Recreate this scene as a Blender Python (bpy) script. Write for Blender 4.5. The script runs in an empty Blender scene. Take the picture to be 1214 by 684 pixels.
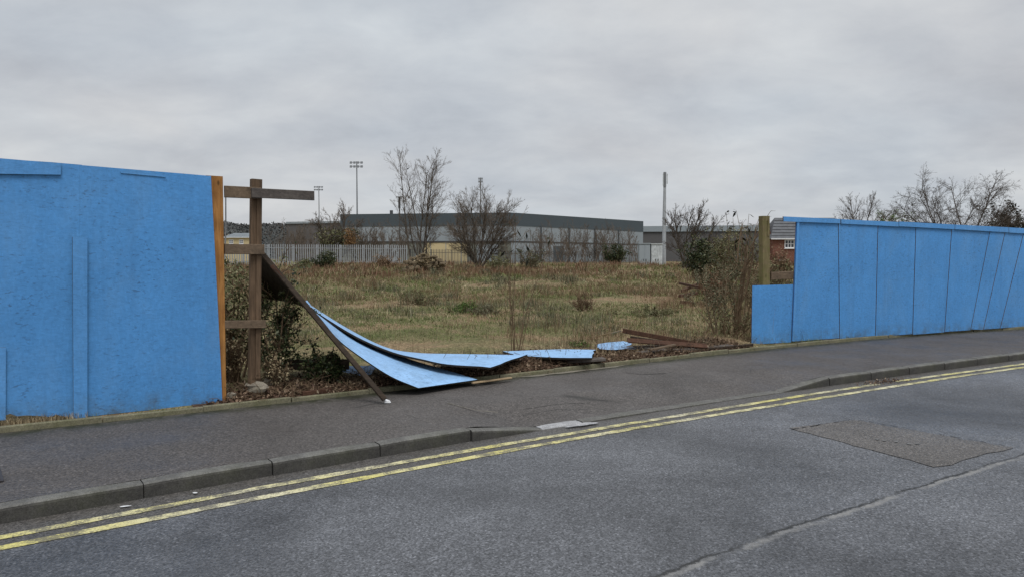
import bpy, math, random
import numpy as np
from mathutils import Vector

# ---------------------------------------------------------------- camera, sky, sun, exposure
S = bpy.context.scene
COL = S.collection
CAMZ = 1.58
PITCH = math.atan(36 / 877.0)
cd = bpy.data.cameras.new('camera')
cam = bpy.data.objects.new('camera', cd)
COL.objects.link(cam)
cam.location = (0, 0, CAMZ)
cam.rotation_euler = (math.pi / 2 - PITCH, 0, 0)
cd.sensor_width = 36
cd.lens = 26.0
cd.clip_start = 0.05
cd.clip_end = 6000
S.camera = cam

SUN_EL, SUN_AZ = math.radians(64), math.radians(165)      # azimuth clockwise from +Y: behind the camera
W = bpy.data.worlds.new('World')
S.world = W
W.use_nodes = True
nt = W.node_tree
nt.nodes.clear()
wo = nt.nodes.new('ShaderNodeOutputWorld')
bg = nt.nodes.new('ShaderNodeBackground')
nt.links.new(bg.outputs[0], wo.inputs[0])
sky = nt.nodes.new('ShaderNodeTexSky')
sky.sky_type = 'NISHITA'
sky.sun_disc = False
sky.sun_elevation = SUN_EL
sky.sun_rotation = SUN_AZ
bg.inputs[1].default_value = 0.1
tc = nt.nodes.new('ShaderNodeTexCoord')
sep = nt.nodes.new('ShaderNodeSeparateXYZ')
nt.links.new(tc.outputs['Generated'], sep.inputs[0])


def wmath(op, a, b=None, c=None):
    n = nt.nodes.new('ShaderNodeMath')
    n.operation = op
    for i, v in enumerate((a, b, c)):
        if v is None:
            continue
        if isinstance(v, (int, float)):
            n.inputs[i].default_value = v
        else:
            nt.links.new(v, n.inputs[i])
    return n.outputs[0]


zz = wmath('ADD', wmath('MAXIMUM', sep.outputs[2], 0.0), 0.30)
cx = wmath('DIVIDE', sep.outputs[0], zz)
cy = wmath('DIVIDE', sep.outputs[1], zz)
comb = nt.nodes.new('ShaderNodeCombineXYZ')
nt.links.new(cx, comb.inputs[0])
nt.links.new(wmath('MULTIPLY', cy, 1.25), comb.inputs[1])


def wnoise(scale, detail, rough, off, dist=0.0):
    m = nt.nodes.new('ShaderNodeMapping')
    m.inputs['Location'].default_value = off
    nt.links.new(comb.outputs[0], m.inputs[0])
    n = nt.nodes.new('ShaderNodeTexNoise')
    n.inputs['Scale'].default_value = scale
    n.inputs['Detail'].default_value = detail
    n.inputs['Roughness'].default_value = rough
    n.inputs['Distortion'].default_value = dist
    nt.links.new(m.outputs[0], n.inputs['Vector'])
    return n.outputs[0]


n1 = wnoise(1.5, 6, 0.55, (3.1, 1.7, 0), 0.25)
n2 = wnoise(4.2, 6, 0.58, (7.3, 2.2, 0), 0.3)
nmix = wmath('ADD', wmath('MULTIPLY', n1, 0.66), wmath('MULTIPLY', n2, 0.34))
ramp = nt.nodes.new('ShaderNodeValToRGB')
nt.links.new(nmix, ramp.inputs[0])
cr = ramp.color_ramp
cr.elements[0].position = 0.30
cr.elements[0].color = (3.2, 3.30, 3.55, 1)
cr.elements[1].position = 0.68
cr.elements[1].color = (4.9, 4.95, 5.02, 1)
e = cr.elements.new(0.44)
e.color = (3.82, 3.92, 4.14, 1)
e = cr.elements.new(0.54)
e.color = (4.28, 4.36, 4.52, 1)
mixw = nt.nodes.new('ShaderNodeMix')
mixw.data_type = 'RGBA'
mixw.inputs[0].default_value = 0.97
nt.links.new(sky.outputs[0], mixw.inputs[6])
# faint drift of hue between blue grey and mauve grey cloud
n3 = wnoise(1.1, 3, 0.5, (1.3, 9.2, 0), 0.2)
ramp2 = nt.nodes.new('ShaderNodeValToRGB')
nt.links.new(n3, ramp2.inputs[0])
ramp2.color_ramp.elements[0].position = 0.35
ramp2.color_ramp.elements[0].color = (0.955, 1.0, 1.03, 1)
ramp2.color_ramp.elements[1].position = 0.65
ramp2.color_ramp.elements[1].color = (1.0, 1.0, 0.995, 1)
hue = nt.nodes.new('ShaderNodeMix')
hue.data_type = 'RGBA'
hue.blend_type = 'MULTIPLY'
hue.inputs[0].default_value = 1.0
nt.links.new(ramp.outputs[0], hue.inputs[6])
nt.links.new(ramp2.outputs[0], hue.inputs[7])
nt.links.new(hue.outputs[2], mixw.inputs[7])
nt.links.new(mixw.outputs[2], bg.inputs[0])

sd = bpy.data.lights.new('sun', 'SUN')
sun = bpy.data.objects.new('sun', sd)
COL.objects.link(sun)
sd.energy = 1.5
sd.angle = math.radians(28)
sd.color = (1.0, 0.985, 0.96)
to_sun = Vector((math.sin(SUN_AZ) * math.cos(SUN_EL), math.cos(SUN_AZ) * math.cos(SUN_EL), math.sin(SUN_EL)))
sun.rotation_euler = (-to_sun).to_track_quat('-Z', 'Y').to_euler()
sun.location = (0, -10, 30)

S.view_settings.view_transform = 'Standard'
S.view_settings.look = 'None'
S.view_settings.gamma = 1
S.view_settings.use_curve_mapping = False
S.view_settings.exposure = 0.48

# ---------------------------------------------------------------- helpers
rng = np.random.default_rng(11)
random.seed(5)
F_PX = 877.0
ORG = {}


def ray(x, y):
    a, b = (x - 607) / F_PX, -(y - 342) / F_PX
    c, s = math.cos(PITCH), math.sin(PITCH)
    return np.array([a, c + b * s, -s + b * c])


def G(x, y, z=0.0):
    "point of the place seen at photo position x, y on the level z"
    d = ray(x, y)
    return np.array([0, 0, CAMZ]) + d * ((z - CAMZ) / d[2])


def D(x, y, Y):
    "point of the place seen at photo position x, y at distance Y"
    d = ray(x, y)
    return np.array([0, 0, CAMZ]) + d * (Y / d[1])


def tag(o, label=None, cat=None, group=None, kind=None):
    if label:
        o['label'] = label
    if cat:
        o['category'] = cat
    if group:
        o['group'] = group
    if kind:
        o['kind'] = kind
    return o


def thing(name, label, cat, loc, group=None):
    o = bpy.data.objects.new(name, None)
    o.empty_display_size = 0.2
    COL.objects.link(o)
    o.location = tuple(float(v) for v in loc)
    ORG[o] = np.array(loc, float)
    return tag(o, label, cat, group)


def mesh(name, V, F, mats=None, mi=None, smooth=False, rnd=None):
    me = bpy.data.meshes.new(name)
    V = np.asarray(V, float)
    if isinstance(F, np.ndarray):
        n, k = F.shape
        me.vertices.add(len(V))
        me.vertices.foreach_set('co', V.ravel())
        me.loops.add(n * k)
        me.loops.foreach_set('vertex_index', F.ravel().astype(np.int32))
        me.polygons.add(n)
        me.polygons.foreach_set('loop_start', np.arange(0, n * k, k, dtype=np.int32))
        me.update(calc_edges=True)
    else:
        me.from_pydata([tuple(v) for v in V], [], [tuple(f) for f in F])
    for m in (mats or []):
        me.materials.append(m)
    if mi is not None:
        me.polygons.foreach_set('material_index', np.asarray(mi, np.int32))
    if smooth:
        me.polygons.foreach_set('use_smooth', np.ones(len(me.polygons), bool))
    if rnd is not None:
        at = me.attributes.new('rnd', 'FLOAT', 'POINT')
        at.data.foreach_set('value', np.asarray(rnd, np.float32))
    me.update()
    return me


def obj(name, V, F, m, parent=None, loc=None, mi=None, smooth=False, rnd=None):
    "one mesh object; V in world coordinates"
    V = np.asarray(V, float)
    p = ORG[parent] if parent is not None else np.zeros(3)
    l = np.array(loc, float) if loc is not None else p
    ms = m if isinstance(m, (list, tuple)) else [m]
    o = bpy.data.objects.new(name, mesh(name, V - l, F, ms, mi, smooth, rnd))
    COL.objects.link(o)
    o.parent = parent
    o.location = tuple(l - p)
    ORG[o] = l
    return o


def inst(name, me, parent, loc, rotz=0.0, rot=None, scale=None):
    o = bpy.data.objects.new(name, me)
    COL.objects.link(o)
    o.parent = parent
    p = ORG[parent] if parent is not None else np.zeros(3)
    o.location = tuple(np.array(loc, float) - p)
    o.rotation_euler = rot if rot else (0, 0, rotz)
    if scale:
        o.scale = scale
    ORG[o] = np.array(loc, float)
    return o


BOXF = [(0, 3, 2, 1), (4, 5, 6, 7), (0, 1, 5, 4), (1, 2, 6, 5), (2, 3, 7, 6), (3, 0, 4, 7)]


class MB:
    "collects shapes for one mesh"
    def __init__(s):
        s.V, s.F, s.M = [], [], []

    def add(s, V, F, mi=0):
        b = len(s.V)
        s.V += [tuple(v) for v in V]
        s.F += [tuple(i + b for i in f) for f in F]
        s.M += [mi] * len(F) if isinstance(mi, int) else list(mi)
        return s

    def box(s, x0, x1, y0, y1, z0, z1, mi=0):
        return s.add([(x0, y0, z0), (x1, y0, z0), (x1, y1, z0), (x0, y1, z0),
                      (x0, y0, z1), (x1, y0, z1), (x1, y1, z1), (x0, y1, z1)], BOXF, mi)

    def beam(s, p, q, w, h, up=(0, 0, 1), bev=0.006, mi=0, endmi=None):
        "timber with chamfered edges from p to q, w across, h high"
        p, q = np.array(p, float), np.array(q, float)
        d = q - p
        d /= np.linalg.norm(d)
        u = np.array(up, float)
        a = np.cross(d, u)
        a /= np.linalg.norm(a)
        u = np.cross(a, d)
        x, y, b = w / 2, h / 2, bev
        ring = [(x - b, -y), (x, -y + b), (x, y - b), (x - b, y), (-x + b, y), (-x, y - b), (-x, -y + b), (-x + b, -y)]
        V = [p + a * i + u * j for i, j in ring] + [q + a * i + u * j for i, j in ring]
        F = [(i, (i + 1) % 8, 8 + (i + 1) % 8, 8 + i) for i in range(8)] + [tuple(range(7, -1, -1)), tuple(range(8, 16))]
        em = mi if endmi is None else endmi
        return s.add(V, F, [mi] * 8 + [em] * 2)

    def tube(s, pts, rad, sides=6, mi=0, cap=True):
        V, F = tube(pts, rad, sides, cap)
        return s.add(V, F, mi)

    def build(s, name, m, parent=None, loc=None, smooth=False):
        return obj(name, s.V, s.F, m, parent, loc, s.M, smooth)


def tube(pts, rad, sides=6, cap=True):
    pts = np.array(pts, float)
    n = len(pts)
    if np.isscalar(rad):
        rad = [rad] * n
    V, F = [], []
    t = np.gradient(pts, axis=0)
    ref = np.array([0.31, 0.17, 0.93]) if abs(t[0][2]) < 0.8 * np.linalg.norm(t[0]) else np.array([0.95, 0.2, 0.1])
    for i in range(n):
        d = t[i] / (np.linalg.norm(t[i]) + 1e-9)
        a = np.cross(d, ref)
        a /= np.linalg.norm(a) + 1e-9
        b = np.cross(d, a)
        for k in range(sides):
            th = 2 * math.pi * k / sides
            V.append(pts[i] + rad[i] * (math.cos(th) * a + math.sin(th) * b))
    for i in range(n - 1):
        for k in range(sides):
            k2 = (k + 1) % sides
            F.append((i * sides + k, i * sides + k2, (i + 1) * sides + k2, (i + 1) * sides + k))
    if cap:
        F.append(tuple(range(sides - 1, -1, -1)))
        F.append(tuple((n - 1) * sides + k for k in range(sides)))
    return V, F


# ---------------------------------------------------------------- materials
class NT:
    def __init__(s, name):
        s.m = bpy.data.materials.new(name)
        s.m.use_nodes = True
        s.t = s.m.node_tree
        s.b = s.t.nodes['Principled BSDF']
        s.tc = s.t.nodes.new('ShaderNodeTexCoord')

    def vec(s, scale=(1, 1, 1), rot=(0, 0, 0), kind='Object'):
        n = s.t.nodes.new('ShaderNodeMapping')
        n.inputs['Scale'].default_value = scale
        n.inputs['Rotation'].default_value = rot
        s.t.links.new(s.tc.outputs[kind], n.inputs[0])
        return n.outputs[0]

    def noise(s, v, scale, detail=4, rough=0.55, dist=0.0):
        n = s.t.nodes.new('ShaderNodeTexNoise')
        n.inputs['Scale'].default_value = scale
        n.inputs['Detail'].default_value = detail
        n.inputs['Roughness'].default_value = rough
        n.inputs['Distortion'].default_value = dist
        s.t.links.new(v, n.inputs['Vector'])
        return n.outputs[0]

    def vor(s, v, scale, out='Color', feat='F1'):
        n = s.t.nodes.new('ShaderNodeTexVoronoi')
        n.feature = feat
        n.inputs['Scale'].default_value = scale
        s.t.links.new(v, n.inputs['Vector'])
        return n.outputs[out]

    def ramp(s, f, stops, interp='LINEAR'):
        n = s.t.nodes.new('ShaderNodeValToRGB')
        n.color_ramp.interpolation = interp
        el = n.color_ramp.elements
        while len(el) < len(stops):
            el.new(0.5)
        for i, (p, c) in enumerate(stops):
            el[i].position = p
            if isinstance(c, (int, float)):
                c = (c, c, c)
            el[i].color = (*c, 1)
        s.t.links.new(f, n.inputs[0])
        return n.outputs[0]

    def mix(s, f, a, b, mode='MIX'):
        n = s.t.nodes.new('ShaderNodeMix')
        n.data_type = 'RGBA'
        n.blend_type = mode
        for i, v in ((0, f), (6, a), (7, b)):
            if isinstance(v, (int, float)):
                n.inputs[i].default_value = v
            elif isinstance(v, tuple):
                n.inputs[i].default_value = (*v, 1)
            else:
                s.t.links.new(v, n.inputs[i])
        return n.outputs[2]

    def math(s, op, a, b=None):
        n = s.t.nodes.new('ShaderNodeMath')
        n.operation = op
        for i, v in enumerate((a, b)):
            if v is None:
                continue
            if isinstance(v, (int, float)):
                n.inputs[i].default_value = v
            else:
                s.t.links.new(v, n.inputs[i])
        return n.outputs[0]

    def attr(s, name='rnd'):
        n = s.t.nodes.new('ShaderNodeAttribute')
        n.attribute_name = name
        return n.outputs['Fac']

    def bump(s, h, strength, dist):
        n = s.t.nodes.new('ShaderNodeBump')
        n.inputs['Strength'].default_value = strength
        n.inputs['Distance'].default_value = dist
        s.t.links.new(h, n.inputs['Height'])
        prev = s.b.inputs['Normal']
        if prev.is_linked:
            s.t.links.new(prev.links[0].from_socket, n.inputs['Normal'])
        s.t.links.new(n.outputs[0], prev)

    def done(s, col, rough=0.8, spec=0.3):
        if isinstance(col, tuple):
            s.b.inputs['Base Color'].default_value = (*col, 1)
        else:
            s.t.links.new(col, s.b.inputs['Base Color'])
        if isinstance(rough, (int, float)):
            s.b.inputs['Roughness'].default_value = rough
        else:
            s.t.links.new(rough, s.b.inputs['Roughness'])
        s.b.inputs['Specular IOR Level'].default_value = spec
        return s.m


def m_asphalt(name, tint, agg, patch, bump=0.5):
    t = NT(name)
    v = t.vec()
    fine = t.noise(v, 60, 4, 0.8)
    chips = t.vor(v, 88, 'Color')
    chipv = t.ramp(chips, [(0.15, 0.52), (0.5, 0.95), (0.8, 1.35), (0.94, 2.1)])
    big = t.ramp(t.noise(v, 0.45, 4, 0.6, 0.5), [(0.3, 1 - patch), (0.5, 1.0), (0.7, 1 + patch)])
    mid = t.ramp(t.noise(v, 3.5, 4, 0.6), [(0.3, 0.9), (0.7, 1.1)])
    c = t.mix(1.0, tint, chipv, 'MULTIPLY')
    c = t.mix(1.0, c, big, 'MULTIPLY')
    c = t.mix(1.0, c, mid, 'MULTIPLY')
    c = t.mix(1.0, c, t.ramp(fine, [(0.3, 0.6), (0.5, 1.0), (0.7, 1.42)]), 'MULTIPLY')
    if name == 'road_asphalt':
        # 'rnd' holds the distance from the kerb: silt in the gutter, worn joint between the lanes
        dk = t.attr('rnd')
        gut = t.ramp(t.math('ADD', t.math('ADD', dk, 1.0), t.math('MULTIPLY', t.math('SUBTRACT', t.noise(v, 6, 4, 0.7), 0.5), 0.12)), [(0.44, 0.0), (0.54, 1.0)])
        gm = t.math('MULTIPLY', gut, t.ramp(t.noise(v, 5, 4, 0.7), [(0.25, 0.55), (0.6, 0.95)]))
        wob = t.math('ADD', t.math('MULTIPLY', t.math('SUBTRACT', t.noise(v, 2.2, 3, 0.5), 0.5), 0.14), t.math('MULTIPLY', t.math('SUBTRACT', t.noise(v, 22, 4, 0.7), 0.5), 0.07))
        dj = t.math('ADD', t.math('ADD', dk, 3.035), wob)
        dark = t.math('MULTIPLY', t.ramp(t.math('ABSOLUTE', dj), [(0.005, 1.0), (0.02, 0.0)]), t.ramp(t.noise(v, 3.1, 3), [(0.34, 0.25), (0.5, 1.0)]))
        pale = t.math('MULTIPLY', t.ramp(t.math('ABSOLUTE', t.math('ADD', dj, 0.03)), [(0.012, 1.0), (0.04, 0.0)]), t.ramp(t.noise(v, 4.0, 4, 0.7), [(0.40, 0.05), (0.58, 0.8)]))
        c = t.mix(pale, c, (0.26, 0.255, 0.245))
        c = t.mix(dark, c, (0.02, 0.02, 0.02))
        tar = t.math('MULTIPLY', t.ramp(t.math('ABSOLUTE', t.math('ADD', dk, 1.5)), [(0.1, 1.0), (0.75, 0.0)]), t.ramp(t.noise(t.vec((.5, .5, 1)), 1.3, 4, 0.6), [(0.4, 0.0), (0.7, 0.35)]))
        c = t.mix(tar, c, (0.07, 0.073, 0.08))
        c = t.mix(gm, c, t.mix(1.0, (0.088, 0.080, 0.072), chipv, 'MULTIPLY'))
    t.bump(t.vor(v, 110, 'Distance'), bump, 0.006)
    t.bump(fine, bump, 0.004)
    r = t.ramp(t.noise(v, 0.5, 4, 0.6, 0.4), [(0.3, 0.42), (0.6, 0.66)])
    return t.done(c, r, agg)


M_ROAD = m_asphalt('road_asphalt', (0.103, 0.107, 0.117), 0.5, 0.48)
M_PATCH = m_asphalt('road_patch_asphalt', (0.104, 0.096, 0.090), 0.45, 0.2)


def m_pavement():
    t = NT('pavement_asphalt')
    v = t.vec()
    chips = t.ramp(t.vor(v, 75, 'Color'), [(0.15, 0.62), (0.5, 0.97), (0.85, 1.3), (0.95, 1.9)])
    big = t.ramp(t.noise(v, 0.8, 5, 0.62, 0.6), [(0.3, 0.82), (0.5, 1.0), (0.7, 1.14)])
    c = t.mix(1.0, (0.096, 0.087, 0.082), chips, 'MULTIPLY')
    c = t.mix(1.0, c, t.ramp(t.noise(v, 45, 4, 0.8), [(0.3, 0.6), (0.5, 1.0), (0.7, 1.45)]), 'MULTIPLY')
    c = t.mix(1.0, c, big, 'MULTIPLY')
    moss = t.attr('rnd')
    moss_shade = t.math('MULTIPLY', moss, t.ramp(t.noise(v, 6, 4, 0.7), [(0.34, 0.15), (0.56, 1.0)]))
    c = t.mix(moss_shade, c, (0.026, 0.029, 0.013))  # moss colour darkened so contact shade at the edging is painted in too
    cr = t.ramp(t.vor(t.vec((0.55, 0.9, 1), (0, 0, 0.5)), 0.9, 'Distance', 'DISTANCE_TO_EDGE'), [(0.0, 1.0), (0.006, 0.0)])
    gate = t.ramp(t.noise(v, 0.7, 2), [(0.52, 0.0), (0.6, 0.8)])
    c = t.mix(t.math('MULTIPLY', cr, gate), c, (0.025, 0.024, 0.022))
    t.bump(t.vor(v, 140, 'Distance'), 0.35, 0.004)
    t.bump(t.noise(v, 2.5, 4), 0.4, 0.02)
    return t.done(c, t.ramp(t.noise(v, 1.2, 4), [(0.35, 0.5), (0.6, 0.78)]), 0.32)


M_PAVE = m_pavement()


def m_concrete(name, col, green=0.25, scale=1.0):
    t = NT(name)
    v = t.vec((scale,) * 3, kind='Object')
    n = t.noise(v, 6, 6, 0.65)
    c = t.mix(1.0, col, t.ramp(n, [(0.3, 0.65), (0.7, 1.25)]), 'MULTIPLY')
    c = t.mix(1.0, c, t.ramp(t.vor(v, 120, 'Color'), [(0.2, 0.8), (0.8, 1.2)]), 'MULTIPLY')
    c = t.mix(t.math('MULTIPLY', t.ramp(t.noise(v, 2.7, 5, 0.7), [(0.45, 0.0), (0.65, 1.0)]), green), c, (0.09, 0.10, 0.035))
    t.bump(t.noise(v, 90, 4), 0.4, 0.004)
    return t.done(c, 0.85, 0.25)


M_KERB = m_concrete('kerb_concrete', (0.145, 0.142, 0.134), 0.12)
M_KERBFACE = m_concrete('dark_kerb_face', (0.068, 0.065, 0.060), 0.15)  # darker concrete for the upright face and ends of the kerb stones
M_KERBPALE = m_concrete('pale_kerb_concrete', (0.38, 0.38, 0.39), 0.0)
M_EDGE = m_concrete('mossy_edging_concrete', (0.20, 0.185, 0.125), 0.45)
M_STONE = m_concrete('stone', (0.24, 0.21, 0.17), 0.2)
M_RUBBLE = m_concrete('rubble', (0.17, 0.13, 0.085), 0.3, 0.4)
M_CABINET = m_concrete('pale_grey_steel', (0.50, 0.53, 0.54), 0.0, 0.3)


def m_paint(name, col, dark=0.5):
    "blue masonry paint on strand board"
    t = NT(name)
    v1 = t.vec((26, 26, 62))
    v2 = t.vec((58, 58, 24), (0.3, 0.2, 0.5))
    fl = t.vor(v1, 1.0, 'Color')
    fl2 = t.vor(v2, 1.0, 'Color')
    v = t.vec()
    c = t.mix(1.0, col, t.ramp(fl, [(0.1, 0.94), (0.9, 1.05)]), 'MULTIPLY')
    c = t.mix(1.0, c, t.ramp(fl2, [(0.1, 0.94), (0.9, 1.06)]), 'MULTIPLY')
    c = t.mix(1.0, c, t.ramp(t.noise(v, 1.1, 5, 0.6), [(0.3, 0.9), (0.7, 1.08)]), 'MULTIPLY')
    pit = t.math('MULTIPLY', t.ramp(t.noise(t.vec((18, 18, 42), (0.2, 0.1, 0.0)), 1.0, 4, 0.6), [(0.585, 0.0), (0.65, 1.0)]),
                 t.ramp(t.noise(v, 1.6, 3), [(0.35, 0.05), (0.6, dark)]))
    c = t.mix(pit, c, (0.030, 0.06, 0.12))
    # faded bloom, rain streaks and mud splashed up from the ground
    c = t.mix(t.ramp(t.noise(t.vec((1, 1, .6)), 1.7, 5, 0.65, 0.6), [(0.45, 0.0), (0.75, 0.22)]), c, (0.22, 0.40, 0.62))
    streak = t.ramp(t.noise(t.vec((9, 9, .35)), 1.0, 4, 0.6), [(0.52, 0.0), (0.72, 0.22)])
    c = t.mix(streak, c, (0.05, 0.17, 0.38))
    sz = t.t.nodes.new('ShaderNodeSeparateXYZ')
    t.t.links.new(t.tc.outputs['Object'], sz.inputs[0])
    low = t.ramp(sz.outputs[2], [(0.02, 1.0), (0.30, 0.0)])
    mud = t.math('MULTIPLY', low, t.ramp(t.noise(v, 7, 5, 0.7), [(0.40, 0.0), (0.66, 0.75)]))
    c = t.mix(mud if name != 'blue_paint_weathered_skylit' else t.ramp(t.noise(v, 3, 5, 0.7), [(0.5, 0.0), (0.75, 0.35)]), c, (0.085, 0.10, 0.09))
    t.bump(fl, 0.28, 0.006)
    t.bump(fl2, 0.25, 0.004)
    t.bump(t.noise(v, 160, 3), 0.25, 0.002)
    return t.done(c, 0.62, 0.35)


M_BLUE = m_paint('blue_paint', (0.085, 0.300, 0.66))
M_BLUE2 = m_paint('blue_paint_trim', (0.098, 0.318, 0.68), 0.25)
M_BLUE3 = m_paint('blue_paint_weathered_skylit', (0.30, 0.51, 0.80), 0.3)  # weathered blue made paler, skylight on the fallen boards put into the colour


def m_wood(name, a, b, axis='Z', green=None):
    t = NT(name)
    sc = {'Z': (16, 16, 1.2), 'X': (1.2, 16, 16)}[axis]
    g = t.noise(t.vec(sc), 2.2, 6, 0.65, 0.8)
    v = t.vec()
    c = t.ramp(g, [(0.3, a), (0.7, b)])
    c = t.mix(1.0, c, t.ramp(t.noise(v, 3.0, 5, 0.6), [(0.3, 0.7), (0.7, 1.2)]), 'MULTIPLY')
    knots = t.ramp(t.vor(t.vec((1, 1, 0.45)), 6.5, 'Distance'), [(0.05, 0.35), (0.12, 1.0)])
    c = t.mix(1.0, c, knots, 'MULTIPLY')
    if green:
        c = t.mix(t.ramp(t.noise(v, 5, 5, 0.7), [(0.4, 0.0), (0.65, 0.75)]), c, green)
    t.bump(g, 0.5, 0.006)
    return t.done(c, 0.8, 0.25)


M_POST = m_wood('weathered_brown_timber', (0.085, 0.056, 0.035), (0.19, 0.125, 0.078))
M_RAIL = m_wood('weathered_rail_timber', (0.10, 0.072, 0.05), (0.21, 0.15, 0.10), 'X')
M_RAILGREY = m_wood('grey_rail_timber', (0.07, 0.06, 0.055), (0.15, 0.13, 0.115), 'X')
M_RAW = m_wood('raw_orange_timber', (0.27, 0.115, 0.032), (0.52, 0.26, 0.085))
M_MOSSPOST = m_wood('mossy_timber', (0.13, 0.10, 0.05), (0.25, 0.20, 0.11), 'Z', (0.14, 0.14, 0.045))
M_RED = m_wood('red_brown_timber', (0.045, 0.022, 0.014), (0.115, 0.058, 0.036), 'X')
M_DARKWOOD = m_wood('dark_timber', (0.022, 0.016, 0.011), (0.065, 0.046, 0.032), 'X')
M_PALEWOOD = m_wood('pale_split_timber', (0.30, 0.21, 0.12), (0.50, 0.38, 0.24), 'X')


def m_osb():
    t = NT('raw_strand_board')
    fl = t.vor(t.vec((30, 30, 70)), 1.0, 'Color')
    c = t.ramp(fl, [(0.1, (0.055, 0.034, 0.018)), (0.9, (0.17, 0.11, 0.06))])
    t.bump(fl, 0.5, 0.004)
    return t.done(c, 0.85, 0.2)


M_OSB = m_osb()


def m_yellow():
    t = NT('worn_yellow_paint')
    v = t.vec()
    c = t.mix(t.ramp(t.noise(v, 1.3, 3), [(0.35, 0.0), (0.65, 1.0)]), (0.66, 0.60, 0.22), (0.68, 0.64, 0.46))
    c = t.mix(1.0, c, t.ramp(t.vor(v, 130, 'Color'), [(0.1, 0.75), (0.8, 1.12)]), 'MULTIPLY')
    wear = t.math('ADD', t.math('MULTIPLY', t.noise(v, 6, 6, 0.8), 0.75), t.math('MULTIPLY', t.noise(v, 70, 3, 0.6), 0.35))
    c = t.mix(t.ramp(wear, [(0.50, 0.0), (0.60, 0.85)]), c, (0.125, 0.12, 0.11))
    t.bump(t.vor(v, 110, 'Distance'), 0.4, 0.005)
    return t.done(c, 0.75, 0.3)


M_YELLOW = m_yellow()


def m_soil():
    t = NT('field_soil')
    v = t.vec()
    a = t.ramp(t.noise(v, 0.28, 6, 0.65, 0.6), [(0.30, (0.20, 0.13, 0.078)), (0.43, (0.26, 0.19, 0.115)), (0.52, (0.19, 0.165, 0.088)), (0.64, (0.105, 0.112, 0.045))])
    b = t.ramp(t.noise(v, 14, 5, 0.7), [(0.3, 0.5), (0.52, 1.0), (0.75, 1.55)])
    c = t.mix(1.0, a, b, 'MULTIPLY')
    c = t.mix(1.0, c, t.ramp(t.vor(v, 45, 'Color'), [(0.15, 0.7), (0.8, 1.25), (0.95, 1.9)]), 'MULTIPLY')
    t.bump(t.noise(v, 25, 5, 0.7), 0.8, 0.03)
    return t.done(c, 0.95, 0.1)


M_SOIL = m_soil()


def m_mould():
    t = NT('dark_leaf_mould')
    v = t.vec()
    c = t.ramp(t.noise(v, 22, 5, 0.7), [(0.3, (0.035, 0.022, 0.014)), (0.55, (0.10, 0.064, 0.042)), (0.75, (0.20, 0.135, 0.085))])
    t.bump(t.noise(v, 30, 5, 0.7), 0.9, 0.03)
    return t.done(c, 0.95, 0.1)


M_MOULD = m_mould()


def m_leafy(name, stops, rough=0.7, trans=0.0, patch=None):
    "colour spread from leaf to leaf"
    t = NT(name)
    r = t.attr('rnd')
    c = t.ramp(r, stops)
    if patch:
        pc = t.ramp(t.noise(t.vec(), patch[0], 4, 0.6), [(0.4, 0.0), (0.6, patch[2])])
        c = t.mix(pc, c, t.ramp(r, patch[1]))
    return t.done(c, rough, 0.25)


M_STRAW = m_leafy('dry_grass_blade', [(0.0, (0.18, 0.13, 0.075)), (0.4, (0.31, 0.235, 0.14)), (0.8, (0.43, 0.35, 0.215)), (1.0, (0.55, 0.47, 0.31))])
M_GRASS = m_leafy('green_grass_blade', [(0.0, (0.055, 0.075, 0.022)), (0.5, (0.115, 0.15, 0.045)), (1.0, (0.22, 0.24, 0.09))])
M_DEADWEED = m_leafy('dead_weed', [(0.0, (0.10, 0.06, 0.035)), (0.5, (0.19, 0.12, 0.07)), (1.0, (0.30, 0.215, 0.135))])
M_RUSTWEED = m_leafy('rust_brown_weed', [(0.0, (0.09, 0.045, 0.025)), (0.5, (0.16, 0.085, 0.05)), (1.0, (0.24, 0.15, 0.09))])
M_EVERG = m_leafy('evergreen_leaf', [(0.0, (0.010, 0.018, 0.007)), (0.5, (0.028, 0.042, 0.014)), (0.85, (0.06, 0.075, 0.028)), (1.0, (0.15, 0.15, 0.08))], 0.45)
M_OLIVE = m_leafy('olive_leaf', [(0.0, (0.06, 0.07, 0.027)), (0.5, (0.13, 0.135, 0.06)), (1.0, (0.26, 0.24, 0.14))])
M_GREYGREEN = m_leafy('grey_green_leaf', [(0.0, (0.055, 0.058, 0.03)), (0.5, (0.115, 0.115, 0.065)), (1.0, (0.20, 0.185, 0.12))])
M_DARKLEAF = m_leafy('dark_dead_leaf', [(0.0, (0.012, 0.012, 0.008)), (1.0, (0.045, 0.045, 0.025))])
M_ORANGE = m_leafy('orange_leaf', [(0.0, (0.15, 0.085, 0.035)), (1.0, (0.30, 0.17, 0.075))])
M_BRIGHTGREEN = m_leafy('bright_green_leaf', [(0.0, (0.04, 0.075, 0.015)), (0.6, (0.085, 0.14, 0.03)), (1.0, (0.15, 0.20, 0.06))])
M_LITTER = m_leafy('leaf_litter', [(0.0, (0.04, 0.023, 0.015)), (0.5, (0.11, 0.064, 0.042)), (0.85, (0.21, 0.14, 0.092)), (1.0, (0.40, 0.31, 0.22))])


def m_flat(name, col, rough=0.7, spec=0.3, var=0.15, scale=0.6, metal=0.0):
    t = NT(name)
    c = t.mix(1.0, col, t.ramp(t.noise(t.vec(), scale, 5, 0.6), [(0.3, 1 - var), (0.7, 1 + var)]), 'MULTIPLY')
    t.b.inputs['Metallic'].default_value = metal
    return t.done(c, rough, spec)


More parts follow.
